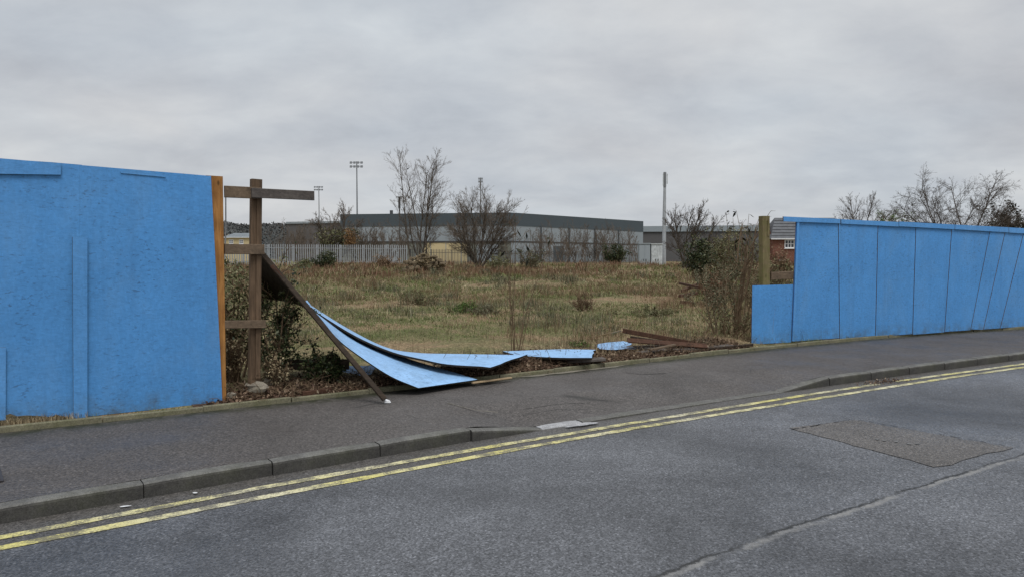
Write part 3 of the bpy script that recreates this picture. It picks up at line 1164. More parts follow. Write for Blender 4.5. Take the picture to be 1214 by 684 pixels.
def sheet(name, label, A, B, th=.013, nu=24, nv=6, sag=0.0, ragged=0.0, top=M_BLUE3, cat='board', group=None):
    A, B = catmull(A, nu), catmull(B, nu)
    Pt = np.zeros((nu, nv, 3))
    for j in range(nv):
        v = j / (nv - 1)
        Pt[:, j] = A * (1 - v) + B * v
        Pt[:, j, 2] -= sag * math.sin(math.pi * v)
    if ragged:
        Pt[-1] += rs.normal(0, ragged, (nv, 3)) * [1, 1, .1]
        Pt[0] += rs.normal(0, ragged, (nv, 3)) * [1, 1, .1]
    du = np.gradient(Pt, axis=0)
    dv = np.gradient(Pt, axis=1)
    N = np.cross(du, dv)
    N /= np.linalg.norm(N, axis=2)[..., None]
    if N[-1, :, 2].mean() < 0:
        N = -N
    V = np.vstack([Pt.reshape(-1, 3), (Pt - N * th).reshape(-1, 3)])
    o = nu * nv
    F, M = [], []
    for i in range(nu - 1):
        for j in range(nv - 1):
            F.append((i * nv + j, (i + 1) * nv + j, (i + 1) * nv + j + 1, i * nv + j + 1)); M.append(0)
            F.append((o + i * nv + j, o + i * nv + j + 1, o + (i + 1) * nv + j + 1, o + (i + 1) * nv + j)); M.append(1)
    rim = [(i, 0) for i in range(nu)] + [(nu - 1, j) for j in range(1, nv)] + [(i, nv - 1) for i in range(nu - 2, -1, -1)] + [(0, j) for j in range(nv - 2, 0, -1)]
    for k in range(len(rim)):
        a = rim[k][0] * nv + rim[k][1]
        c = rim[(k + 1) % len(rim)][0] * nv + rim[(k + 1) % len(rim)][1]
        F.append((a, o + a, o + c, c)); M.append(1)
    c = Pt.mean((0, 1))
    ob = obj(name, V, F, [top, M_BOARDBACK], loc=(c[0], c[1], 0), mi=M)
    return tag(ob, label, cat, group)


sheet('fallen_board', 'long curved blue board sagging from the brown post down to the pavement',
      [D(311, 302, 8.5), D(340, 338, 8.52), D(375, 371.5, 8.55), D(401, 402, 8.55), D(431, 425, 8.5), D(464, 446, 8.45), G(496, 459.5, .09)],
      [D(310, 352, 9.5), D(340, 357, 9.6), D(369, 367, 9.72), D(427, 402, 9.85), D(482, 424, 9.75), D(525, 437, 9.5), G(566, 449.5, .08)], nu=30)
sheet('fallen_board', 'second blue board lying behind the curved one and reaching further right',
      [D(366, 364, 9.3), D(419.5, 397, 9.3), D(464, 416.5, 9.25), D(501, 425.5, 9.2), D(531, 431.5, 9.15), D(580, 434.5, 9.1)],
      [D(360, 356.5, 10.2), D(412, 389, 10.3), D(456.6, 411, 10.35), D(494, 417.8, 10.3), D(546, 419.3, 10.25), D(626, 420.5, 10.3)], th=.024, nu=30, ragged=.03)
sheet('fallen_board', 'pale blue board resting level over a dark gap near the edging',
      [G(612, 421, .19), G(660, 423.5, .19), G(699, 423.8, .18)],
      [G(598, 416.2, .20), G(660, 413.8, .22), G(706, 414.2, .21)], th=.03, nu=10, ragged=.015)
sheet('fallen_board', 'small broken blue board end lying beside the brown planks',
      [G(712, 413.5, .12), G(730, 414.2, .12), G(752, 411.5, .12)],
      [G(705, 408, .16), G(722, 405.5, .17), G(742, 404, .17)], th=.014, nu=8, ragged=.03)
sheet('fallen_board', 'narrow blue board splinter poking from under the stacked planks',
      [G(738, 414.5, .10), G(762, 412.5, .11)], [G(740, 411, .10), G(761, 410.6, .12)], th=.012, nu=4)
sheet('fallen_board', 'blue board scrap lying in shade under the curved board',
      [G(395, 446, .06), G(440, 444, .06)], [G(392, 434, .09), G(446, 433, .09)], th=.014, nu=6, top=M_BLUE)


# ---------------------------------------------------------------- loose timber
def timber(name, label, p, q, w, h, m, up=(0, 0, 1), cat='timber', group=None, endm=None):
    b = MB()
    p, q = np.array(p), np.array(q)
    b.beam(p, q, w, h, up, bev=min(.005, h / 5), endmi=1)
    o = b.build(name, [m, endm or m], loc=((p[0] + q[0]) / 2, (p[1] + q[1]) / 2, min(p[2], q[2])))
    return tag(o, label, cat, group)


lr = thing('leaning_rail', 'long brown rail leaning from the post down onto the pavement edge', 'timber', G(457, 474, 0))
b = MB()
b.beam(D(310, 300, 8.42), G(456, 473, .05), .04, .055, up=(.6, .5, .6))
b.build('rail', M_DARKWOOD, lr)
b = MB()
b.beam(D(322, 315, 8.36), G(449, 464, .12), .012, .045, up=(-.5, .2, .8))
b.build('splintered_batten', M_RED, lr)
b = MB()
e0 = G(458.5, 474.2, .03)
b.add([e0 + v for v in ((-.02, -.025, -.025), (.035, -.02, -.025), (.045, .01, -.025), (-.01, .025, -.02), (-.02, -.02, .0), (.025, -.018, .0), (.03, .008, .0), (-.01, .02, .01))], BOXF)
b.build('paint_flake', M_WHITE, lr)

timber('plank', 'red brown plank sloping up at the left of the timber heap', G(737, 391.5, .42), G(834, 409, .10), .05, .075, M_RED, endm=M_PALEWOOD)
timber('plank', 'wide dark brown plank lying across the timber heap', G(744, 403, .26), G(838, 410, .13), .10, .025, M_RED, up=(.1, -.6, .75))
timber('plank', 'short dark timber under the wide plank in the heap', G(752, 411.5, .12), G(815, 409.5, .12), .12, .05, M_DARKWOOD)
timber('plank', 'grey brown board lying flat along the edging, front of the heap', G(757, 417.8, .09), G(866, 409.3, .09), .16, .035, M_RAILGREY, endm=M_PALEWOOD)
timber('plank', 'long thin rail lying beside the edging towards the low blue board', G(792, 419.0, .06), G(892, 408.6, .08), .05, .05, M_DARKWOOD)
timber('plank', 'thin dark lath crossing under the sloping red brown plank', G(748, 399, .2), G(812, 408, .14), .05, .03, M_DARKWOOD)
timber('plank', 'flat grey board end sticking out at the left of the heap', G(743, 411, .12), G(790, 414.5, .10), .14, .03, M_RAILGREY, endm=M_PALEWOOD)
timber('plank', 'short offcut leaning against the front plank of the heap', G(770, 414.5, .14), G(800, 408.5, .2), .07, .03, M_RAIL)
timber('plank', 'grey plank end poking out under the level pale blue board', G(672, 428, .10), G(716, 425.2, .12), .18, .04, M_RAILGREY)
timber('plank', 'dark plank lying in the shade under the curved board', G(336, 432, .30), G(414, 431.5, .28), .08, .12, M_DARKWOOD)
timber('plank', 'low brown kerb timber half buried in leaf litter', G(358, 467, .06), G(392, 462.5, .06), .05, .06, M_RED)
timber('plank', 'thin pale lath lying below the curved board edge', G(560, 453.5, .05), G(606, 447.5, .05), .04, .02, M_PALEWOOD)
timber('stick', 'pale split stick pointing up beside the red brown plank', G(704, 399.5, .06), G(737.5, 391.2, .45), .022, .018, M_PALEWOOD, cat='stick')
timber('stump', 'short mossy peg standing under the board ends', G(592, 442, .0), G(592, 432.5, .13), .10, .06, M_MOSSPOST, up=(0, 1, 0), cat='peg')
for i, (a, c, lab) in enumerate((((806, 336, .5), (829, 341, .45), 'upper rusty bar of the scrap pile in the field'), ((809, 345, .3), (828, 336.5, .5), 'crossed rusty bar of the scrap pile in the field'), ((806, 351, .25), (826, 347.5, .3), 'middle rusty bar of the scrap pile in the field'), ((807, 358, .15), (822, 359, .12), 'lowest rusty bar of the scrap pile in the field'))):
    timber('rusty_bar', lab, G(*a), G(*c), .10, .10, M_RED, cat='scrap', group='scrap pile in the field')

# ---------------------------------------------------------------- plants: builders
def leafmesh(P, size, aspect=.5, droop=0.0, r=None):
    "folded four-cornered leaves at points P"
    r = r or rng
    n = len(P)
    d = r.normal(0, 1, (n, 3))
    d[:, 2] -= droop
    d /= np.linalg.norm(d, axis=1)[:, None]
    a = np.cross(d, r.normal(0, 1, (n, 3)))
    a /= np.linalg.norm(a, axis=1)[:, None] + 1e-9
    s = size * r.uniform(.6, 1.4, n)[:, None] if np.isscalar(size) else (size * r.uniform(.6, 1.4, n))[:, None]
    V = np.stack([P, P + d * s * .5 + a * s * aspect * .5, P + d * s, P + d * s * .5 - a * s * aspect * .5], 1).reshape(-1, 3)
    F = (np.arange(n)[:, None] * 4 + np.array([0, 1, 2, 3])).astype(np.int32)
    return V, F, np.repeat(r.random(n), 4)


def blades(B, h, w, lean, r=None, base=0.0, span=1.0):
    "grass blades, each three triangles"
    r = r or rng
    n = len(B)
    az = r.uniform(0, 6.283, n)
    u = np.stack([np.cos(az), np.sin(az), np.zeros(n)], 1)
    s = np.stack([-np.sin(az), np.cos(az), np.zeros(n)], 1)
    h = np.asarray(h) * np.ones(n)
    w = np.asarray(w) * np.ones(n)
    le = np.abs(r.normal(0, lean, n)) * h
    z = np.array([0, 0, 1.0])
    mid = B + z * (h * .6)[:, None] + u * (le * .35)[:, None]
    tip = B + z * h[:, None] + u * le[:, None]
    hw = (w / 2)[:, None]
    V = np.stack([B - s * hw, B + s * hw, mid - s * hw * .8, mid + s * hw * .8, tip], 1).reshape(-1, 3)
    k = np.arange(n)[:, None] * 5
    F = np.concatenate([k + [0, 1, 3], k + [0, 3, 2], k + [2, 3, 4]], 0).astype(np.int32)
    return V, F, np.repeat(base + span * r.random(n), 5)


def segtubes(P, R, sides):
    "P (n, k, 3) centre lines, R (n, k) radii: many thin tubes in one go"
    n, k, _ = P.shape
    t = P[:, -1] - P[:, 0]
    t /= np.linalg.norm(t, axis=1)[:, None] + 1e-9
    ref = np.where(np.abs(t[:, 2:3]) < .8, np.array([[0, 0, 1.0]]), np.array([[1.0, 0, 0]]))
    a = np.cross(t, ref)
    a /= np.linalg.norm(a, axis=1)[:, None] + 1e-9
    b = np.cross(t, a)
    th = np.arange(sides) * 2 * math.pi / sides
    off = a[:, None, None, :] * np.cos(th)[None, None, :, None] + b[:, None, None, :] * np.sin(th)[None, None, :, None]
    V = (P[:, :, None, :] + off * R[:, :, None, None]).reshape(-1, 3)
    base = (np.arange(n) * k * sides)[:, None, None]
    i = np.arange(k - 1)[None, :, None] * sides
    j = np.arange(sides)[None, None, :]
    j2 = (j + 1) % sides
    F = np.stack([base + i + j, base + i + j2, base + i + sides + j2, base + i + sides + j], -1).reshape(-1, 4).astype(np.int32)
    return V, F


def grow(stems, levels, r, up=.15, kink=.08):
    """stems: list of (point, direction, length, radius). levels: list of (children, length factor, angle, radius factor, first t)
    returns list of (P, R) per level"""
    p = np.array([s[0] for s in stems], float)
    d = np.array([s[1] for s in stems], float)
    d /= np.linalg.norm(d, axis=1)[:, None]
    L = np.array([s[2] for s in stems], float)
    rad = np.array([s[3] for s in stems], float)
    out = []
    k = 6
    for li in range(len(levels) + 1):
        n = len(p)
        P = np.zeros((n, k, 3))
        P[:, 0] = p
        dd = d.copy()
        for i in range(1, k):
            dd = dd + r.normal(0, kink * (1 + .4 * li), (n, 3)) + np.array([0, 0, up / k])
            dd /= np.linalg.norm(dd, axis=1)[:, None]
            P[:, i] = P[:, i - 1] + dd * (L / (k - 1))[:, None]
        R = rad[:, None] * np.linspace(1, .42, k)[None, :]
        out.append((P, R))
        if li == len(levels):
            break
        c, lf, an, rf, t0 = levels[li]
        t = r.uniform(t0, 1.0, (n, c))
        if li < 2:
            t[:, 0] = .98
        x = t * (k - 1)
        i0 = np.minimum(x.astype(int), k - 2)
        fr = (x - i0)[..., None]
        idx = np.arange(n)[:, None]
        bp = P[idx, i0] * (1 - fr) + P[idx, i0 + 1] * fr
        tan = P[idx, i0 + 1] - P[idx, i0]
        tan /= np.linalg.norm(tan, axis=2)[..., None] + 1e-9
        side = np.cross(tan, r.normal(0, 1, (n, c, 3)))
        side /= np.linalg.norm(side, axis=2)[..., None] + 1e-9
        a = np.radians(an) * r.uniform(.6, 1.25, (n, c))[..., None]
        nd_ = tan * np.cos(a) + side * np.sin(a)
        nL = (L[:, None] * lf * r.uniform(.55, 1.2, (n, c)) * (1.15 - .55 * t))
        nr = np.minimum(rad[:, None] * rf * np.ones((n, c)), (rad[:, None] * (1 - .58 * t)) * .95)
        p, d, L, rad = bp.reshape(-1, 3), nd_.reshape(-1, 3), nL.ravel(), nr.ravel()
    return out


def bare_tree(name, label, stems, levels, r, m=(None, None), up=.15, kink=.08, rmin=.006, cat='tree', group=None, base=None, ntr=2):
    base = np.array(base if base is not None else stems[0][0], float)
    t = thing(name, label, cat, base, group)
    lv = grow(stems, levels, r, up, kink)
    tv, tf, cv, cf, o1, o2 = [], [], [], [], 0, 0
    for i, (P, R) in enumerate(lv):
        R = np.maximum(R, rmin)
        if i < ntr:
            V, F = segtubes(P, R, 6 if i == 0 else 5)
            tv.append(V); tf.append(F + o1); o1 += len(V)
        else:
            V, F = segtubes(P[:, ::(1 if i == 2 else 2) if P.shape[1] > 3 else 1][:, :], R[:, ::(1 if i == 2 else 2)], 3)
            cv.append(V); cf.append(F + o2); o2 += len(V)
    obj('trunk', np.vstack(tv), np.vstack(tf), m[0] or M_BARK, t, smooth=True)
    if cv:
        obj('crown', np.vstack(cv), np.vstack(cf), m[1] or M_TWIG, t)
    return t, lv


def shrub(name, label, base, h, w, nst, nleaf, leaf, mleaf, r, mst=None, cat='shrub', aspect=.45, dense=.25, lowfrac=.15, group=None, lean=(0, 0), lev=None):
    "stems fanning from a base, leaves hung along the stems in clumps"
    base = np.array(base, float)
    t = thing(name, label, cat, base, group)
    st = []
    for i in range(nst):
        az = r.uniform(0, 6.283)
        sp = r.uniform(.05, 1) * w / h * .55
        st.append((base + [r.normal(0, w * .08), r.normal(0, w * .08), 0], (math.cos(az) * sp + lean[0], math.sin(az) * sp + lean[1], 1), h * r.uniform(.5, .95), .008 + .006 * h))
    lv = grow(st, lev or [(7, .45, 40, .5, .2), (5, .45, 45, .5, .2)], r, .1, .1)
    vv, ff, o = [], [], 0
    for i, (P, R) in enumerate(lv):
        V, F = segtubes(P, np.maximum(R, .0025 if i else .004), 4 if i == 0 else 3)
        vv.append(V); ff.append(F + o); o += len(V)
    obj('stem', np.vstack(vv), np.vstack(ff), mst or M_STEM, t)
    pts = np.vstack([lv[-1][0].reshape(-1, 3), lv[-2][0].reshape(-1, 3)])
    zc = (pts[:, 2] - base[2]) / h
    pts = pts[zc > lowfrac]
    if nleaf:
        k = r.integers(0, len(pts), nleaf)
        P = pts[k] + r.normal(0, dense * leaf * 2, (nleaf, 3))
        P[:, 2] = np.maximum(P[:, 2], base[2] + .01)
        V, F, rn = leafmesh(P, leaf, aspect, 0, r)
        obj('foliage', V, F, mleaf, t, rnd=rn)
    return t


def fieldp(px, Y, dz=0.0):
    X = (px - 607) / F_PX * Y
    return np.array([X, Y, float(field_z(X, Y)) + dz])


# ---------------------------------------------------------------- grass, weeds, litter (nobody could count them)
def wedge(n, y0, y1, pw, a=-.52, b_=.47, r=rng):
    u = r.random(n)
    if pw == 1:
        Y = y0 * (y1 / y0) ** u
    else:
        k = 1 - pw
        Y = (y0 ** k + u * (y1 ** k - y0 ** k)) ** (1 / k)
    X = r.uniform(a, b_, n) * Y
    return X, Y


def patchn(X, Y, s, seed):
    q = np.random.default_rng(seed)
    v = 0
    for i in range(6):
        th, ph, f = q.uniform(0, 6.28), q.uniform(0, 6.28), s * q.uniform(.5, 2.2)
        v = v + np.sin(f * (X * math.cos(th) + Y * math.sin(th)) + ph)
    return v / 6 ** .5


def grass_layer(name, label, cat, n_tuft, per, spread, y0, y1, pw, hfun, wk, lean, m, keep, seed, dmin=.35):
    r = np.random.default_rng(seed)
    X, Y = wedge(n_tuft, y0, y1, pw, r=r)
    k = keep(X, Y, r)
    X, Y = X[k], Y[k]
    d = EP.dist(X, Y)
    k = d > dmin
    X, Y = X[k], Y[k]
    n = len(X)
    sc = np.repeat(r.uniform(.5, 1.3, n), per)
    X = np.repeat(X, per) + r.normal(0, 1, n * per) * spread
    Y = np.repeat(Y, per) + r.normal(0, 1, n * per) * spread
    k = EP.dist(X, Y) > .2
    X, Y, sc = X[k], Y[k], sc[k]
    B = np.stack([X, Y, field_z(X, Y) - .01], 1)
    h = hfun(Y) * sc * r.uniform(.5, 1.2, len(X))
    V, F, rn = blades(B, h, np.maximum(.004, Y * wk), lean, r)
    o = obj(name, V, F, m, rnd=rn)
    return tag(o, label, cat, kind='stuff')


grass_layer('dry_grass', 'short dry straw coloured grass all over the field', 'grass', 15000, 9, .10, 9.5, 84, 1.5,
            lambda Y: .03 + .0045 * Y, .00055, 1.3, M_STRAW, lambda X, Y, r: patchn(X, Y, .5, 1) + r.normal(0, .5, len(X)) - .5 * (1 - smooth01(11, 16, Y)) > -.3, 21)
grass_layer('green_grass', 'patches of green grass and moss in the field', 'grass', 26000, 9, .13, 10.5, 84, 1.45,
            lambda Y: .025 + .0042 * Y, .0006, 1.3, M_GRASS, lambda X, Y, r: patchn(X, Y, .38, 5) + r.normal(0, .35, len(X)) + .5 * smooth01(12, 20, Y) - .5 * smooth01(48, 62, Y) - 1.3 * (1 - smooth01(11, 15, Y)) > -.55, 22)
grass_layer('dead_weeds', 'brown dead weed stalks standing across the back of the field', 'weeds', 7500, 7, .18, 13, 86, 1.1,
            lambda Y: .12 + .0065 * Y, .00042, .5, M_DEADWEED, lambda X, Y, r: patchn(X, Y, .3, 8) + r.normal(0, .4, len(X)) + 1.5 * smooth01(24, 55, Y) > .75, 23)
grass_layer('rust_weeds', 'rust brown dock stalks in a band before the far fence', 'weeds', 2200, 8, .25, 48, 92, .6,
            lambda Y: .25 + .0045 * Y, .0008, .5, M_RUSTWEED, lambda X, Y, r: patchn(X, Y, .16, 12) + r.normal(0, .35, len(X)) > -.1, 24)
grass_layer('tall_dry_stalks', 'thin pale upright stalks scattered over the field', 'weeds', 5200, 4, .15, 11, 60, 1.2,
            lambda Y: .34 + .004 * Y, .0003, .3, M_DEADWEED, lambda X, Y, r: patchn(X, Y, .45, 15) + r.normal(0, .4, len(X)) > .1, 25)

grass_layer('weed_tufts', 'rough clumps of olive weeds dotted over the field', 'weeds', 520, 70, .22, 11, 60, 1.25,
            lambda Y: .17 + .006 * Y, .00055, .7, M_GREYGREEN, lambda X, Y, r: patchn(X, Y, .5, 31) + r.normal(0, .3, len(X)) > -.1, 26)
grass_layer('dead_tufts', 'rough clumps of brown dead weeds dotted over the field', 'weeds', 420, 60, .2, 11, 60, 1.25,
            lambda Y: .22 + .008 * Y, .0004, .45, M_DEADWEED, lambda X, Y, r: patchn(X, Y, .5, 37) + r.normal(0, .3, len(X)) > .1, 27)
grass_layer('wispy_stalks', 'tall wispy dead stalks standing in the middle of the field', 'weeds', 700, 3, .25, 10.5, 40, 1.3,
            lambda Y: .75 + .004 * Y, .00025, .15, M_DEADWEED, lambda X, Y, r: patchn(X, Y, .35, 41) + r.normal(0, .3, len(X)) > .2, 28)

# leaf litter in the gap, on the soil behind the edging
r = np.random.default_rng(31)
n = 14000
q = r.uniform(EP.s_of_x(-3.15), EP.s_of_x(4.1), n)
d = .04 + np.abs(r.normal(0, .42, n))
P2 = EP.at(q, d)
zl = np.array([fz(p, 0, dd) for p, dd in zip(P2, d)])
P = np.column_stack([P2, zl + r.uniform(0.0, .03, n)])
V, F, rn = leafmesh(P, .045, .55, .4, r)
tag(obj('leaf_litter', V, F, M_LITTER, rnd=rn), 'brown leaf litter and twigs on the bare soil behind the edging', 'leaf litter', kind='stuff')
n = 1500
q = r.uniform(EP.s_of_x(-3.1), EP.s_of_x(4.2), n)
d = .06 + np.abs(r.normal(0, .5, n))
P2 = EP.at(q, d)
zl = np.array([fz(p, 0, dd) for p, dd in zip(P2, d)])
A = np.column_stack([P2, zl + .01])
dr = r.normal(0, 1, (n, 3)) * [1, 1, .35]
dr /= np.linalg.norm(dr, axis=1)[:, None]
Ls = r.uniform(.08, .3, n)[:, None]
PP = np.stack([A, A + dr * Ls * .5 + r.normal(0, .015, (n, 3)) + [0, 0, .03], A + dr * Ls + [0, 0, .02]], 1)
PP[:, :, 2] = np.maximum(PP[:, :, 2], A[:, None, 2] - .005)
V, F = segtubes(PP, np.full((n, 3), .003), 3)
tag(obj('twig_litter', V, F, M_STEM), 'loose brown twigs tangled over the soil behind the edging', 'twigs', kind='stuff')
# dark leaf mould under the litter
ss = np.linspace(EP.s_of_x(-3.25), EP.s_of_x(4.2), 90)
dd_ = np.linspace(.05, 1.25, 16)
V, F = strip(EP, ss, dd_, lambda p, s, d: fz(p, s, d) + .006)
Fk = []
for f in F:
    c = np.mean([V[i] for i in f], 0)
    lim = .8 + .3 * math.sin(c[0] * 2.3) + .15 * math.sin(c[0] * 7)
    if EP.dist(np.array([c[0]]), np.array([c[1]]))[0] < lim:
        Fk.append(f)
tag(obj('leaf_mould', V, Fk, M_MOULD), 'dark leaf mould on the soil behind the edging', 'soil', kind='structure')


def fringe(name, label, x0, x1, dlo, dhi, n, h, m, seed):
    r = np.random.default_rng(seed)
    q = r.uniform(EP.s_of_x(x0), EP.s_of_x(x1), n)
    cl = np.sin(q * 5.1) + np.sin(q * 2.3 + 1) + r.normal(0, .6, n)
    q = q[cl > -.3]
    d = r.uniform(dlo, dhi, len(q))
    P2 = EP.at(q, d)
    B = np.column_stack([P2, np.full(len(q), .035)])
    V, F, rn = blades(B, h * r.uniform(.4, 1.2, len(q)), .004, .7, r)
    tag(obj(name, V, F, m, rnd=rn), label, 'grass', kind='stuff')


fringe('dry_grass', 'dry grass along the rotten foot of the left blue board', -4.9, -4.05, .05, .16, 900, .08, M_STRAW, 41)
fringe('green_grass', 'green grass fringe at the foot of the right hoarding', 5.0, 9.5, .05, .22, 1400, .07, M_GRASS, 42)
fringe('dry_grass', 'straw and dry grass mixed into the leaf litter of the gap', -3.0, 4.2, .15, 1.2, 3200, .12, M_STRAW, 45)
fringe('green_grass', 'sparse grass at the foot of the left blue board', -4.05, -2.9, .045, .1, 260, .04, M_GRASS, 43)

# gutter debris where the inner yellow line is covered
r = np.random.default_rng(44)
q0 = KP.s_of_x(4.95)
n = 420
P2 = np.array([KP.at(q0 + a, -.2 + b_) for a, b_ in zip(r.normal(0, .22, n), r.normal(0, .07, n))])
V, F, rn = leafmesh(np.column_stack([P2, np.full(n, ROADZ + .010) + r.uniform(0, .008, n)]), .02, .6, .3, r)
tag(obj('gutter_debris', V, F, M_LITTER, rnd=rn), 'drift of dead leaves covering the inner yellow line in the gutter', 'leaf litter', kind='stuff')
tag(blob((148, 599.5), .035, .012, ROADZ + .012, M_WHITE, 'litter_scrap', None, 6, 14, .5), 'white scrap of litter in the gutter near the second kerb joint', 'litter')
tag(blob((231, 583.5), .02, .012, ROADZ + .014, M_WHITE, 'litter_scrap', None, 7, 12), 'tiny white litter scrap in the gutter by the yellow lines', 'litter')
# inspection cover at the left edge
IC = thing('inspection_cover', 'ribbed iron inspection cover in the pavement at the left frame edge', 'cover', G(-8, 560, .004))
c0 = G(4.5, 570, .004)
th = float(KP.ang(KP.s_of_x(-3.4)))
ux, uy = np.array([math.cos(th), math.sin(th), 0]), np.array([-math.sin(th), math.cos(th), 0])
b = MB()
pc = lambda u, v, z: c0 - ux * u + uy * v + np.array([0, 0, z])
b.add([pc(0, 0, 0), pc(0, .42, 0), pc(.6, .42, 0), pc(.6, 0, 0), pc(0, 0, .006), pc(0, .42, .006), pc(.6, .42, .006), pc(.6, 0, .006)], BOXF)
b.build('lid', M_IRON, IC)
b = MB()
for i in range(11):
    v = .03 + i * .036
    b.add([pc(.02, v, .0065), pc(.02, v + .015, .0065), pc(.58, v + .015, .0065), pc(.58, v, .0065), pc(.02, v, .011), pc(.02, v + .015, .011), pc(.58, v + .015, .011), pc(.58, v, .011)], BOXF)
b.build('rib', M_IRON, IC)

# ---------------------------------------------------------------- near plants
R_ = lambda s: np.random.default_rng(s)
shrub('evergreen_shrub', 'dark evergreen shrub behind the bare post and rails', (-3.55, 9.35, .05), 1.75, .95, 10, 2400, .05, M_OLIVE, R_(51))
shrub('evergreen_shrub', 'dark evergreen shrub under the leaning rail', (-2.82, 8.72, .05), 1.15, .6, 9, 2300, .045, M_EVERG, R_(52))
shrub('evergreen_shrub', 'low dark evergreen growth beneath the curved board', (-2.3, 8.95, .05), .42, .7, 12, 2400, .045, M_EVERG, R_(53))
shrub('evergreen_shrub', 'olive green shrub seen between the blue board and the bare post', (-4.2, 10.2, .05), 1.5, 1.4, 9, 2600, .06, M_OLIVE, R_(54))
shrub('weed_clump', 'pale dry weed clump on the soil beside the bare post', (-2.75, 8.55, .08), .42, .7, 20, 900, .035, M_STRAW, R_(55), cat='weeds')
shrub('weed_clump', 'pale dry weed clump between the blue board and the bare post', (-3.35, 8.75, .08), .6, .6, 20, 900, .035, M_STRAW, R_(56), cat='weeds')
# buddleia sapling in the middle of the gap
bd = thing('buddleia_sapling', 'tall thin leggy sapling with a few dark leaves behind the fallen boards', 'sapling', G(612, 420, .03))
b0 = G(612, 420, .03)
r = R_(61)
st = [(b0 + [r.normal(0, .04), r.normal(0, .04), 0], (dx, dy, 1), L, .007) for dx, dy, L in ((0, 0, 2.05), (.1, .05, 1.9), (-.06, .1, 1.95), (.16, 0, 1.55), (-.14, .02, 1.5), (.02, -.05, 1.2), (-.2, .05, .9), (.22, .1, 1.0))]
lv = grow(st, [(5, .22, 32, .6, .35), (3, .4, 40, .6, .3)], r, .2, .05)
vv, ff, o = [], [], 0
for i, (P, R) in enumerate(lv):
    V, F = segtubes(P, np.maximum(R, .0025), 4)
    vv.append(V); ff.append(F + o); o += len(V)
obj('stem', np.vstack(vv), np.vstack(ff), M_STEM, bd)
pts = lv[1][0].reshape(-1, 3)
hi = pts[pts[:, 2] > 1.25]
P = hi[r.integers(0, len(hi), 34)]
V, F, rn = leafmesh(P, .12, .3, .5, r)
obj('foliage', V, F, M_DARKLEAF, bd, rnd=rn)

shrub('buddleia_shrub', 'grey green leggy shrub beside the low blue board', fieldp(852, 14.6), 1.45, 2.0, 9, 1500, .05, M_GREYGREEN, R_(62), mst=M_PALESTEM, lev=[(6, .5, 45, .5, .2), (4, .5, 45, .5, .2)])
shrub('buddleia_shrub', 'brown twiggy shrub behind the mossy post', fieldp(884, 15.4), 2.1, 1.1, 6, 350, .045, M_OLIVE, R_(63), mst=M_PALESTEM, lev=[(6, .4, 40, .5, .25), (4, .45, 45, .5, .2)])
t_ = shrub('buddleia_shrub', 'tall shrub with dark drooping leaves at its tip beside the mossy post', fieldp(874, 14.9), 2.55, .5, 6, 0, .05, M_DARKLEAF, R_(64), lev=[(3, .25, 30, .5, .5), (2, .4, 40, .5, .3)])
r = R_(65)
base_ = fieldp(874, 14.9)
cane, P = MB(), []
for (x, y) in ((861, 252), (869, 259), (873, 250), (880, 262), (888, 254), (866, 268), (893, 266)):
    tip = D(x, y, 14.9 + r.normal(0, .15))
    mid = base_ * .5 + tip * .5 + [r.normal(0, .08), r.normal(0, .08), .15]
    path = catmull([base_, mid, tip], 9)
    cane.tube(path, np.linspace(.011, .004, 9), 4)
    for k in range(5):
        P.append(path[8 - r.integers(0, 3)] + r.normal(0, .012, 3))
cane.build('cane', M_STEM, t_)
P = np.array(P)
V, F, rn = leafmesh(P, .13, .3, .6, r)
obj('foliage', V, F, M_DARKLEAF, t_, rnd=rn)
shrub('bramble', 'low brown bramble at the foot of the low blue board', fieldp(868, 14.0), .6, 1.2, 9, 400, .04, M_OLIVE, R_(66))
shrub('weed_clump', 'bright green weed clump in the middle of the field', fieldp(551, 21), .32, 2.6, 30, 1500, .06, M_BRIGHTGREEN, R_(67), cat='weeds')
shrub('weed_clump', 'grey green weed clump right of the bright green one', fieldp(573, 20), .3, 1.8, 20, 700, .05, M_GREYGREEN, R_(68), cat='weeds')
shrub('weed_clump', 'reddish brown weed clump standing alone in the field', fieldp(692, 21.5), .6, 1.3, 26, 500, .035, M_RUSTWEED, R_(69), cat='weeds')
shrub('weed_clump', 'low green weed clump near the small broken blue board', fieldp(688, 12.6), .16, 1.0, 20, 420, .04, M_BRIGHTGREEN, R_(70), cat='weeds')
shrub('weed_clump', 'olive weed clump left of the bright green one', fieldp(497, 24), .5, 2.6, 30, 1100, .05, M_OLIVE, R_(71), cat='weeds')
shrub('weed_clump', 'pale green weeds spread at the right of the field', fieldp(770, 20), .28, 4.2, 50, 1700, .05, M_OLIVE, R_(72), cat='weeds')
# ---------------------------------------------------------------- far side: fences
def rails_between(b, p, q, zs, w, h):
    for z in zs:
        b.beam(p + np.array([0, 0, z]), q + np.array([0, 0, z]), w, h, bev=.002)


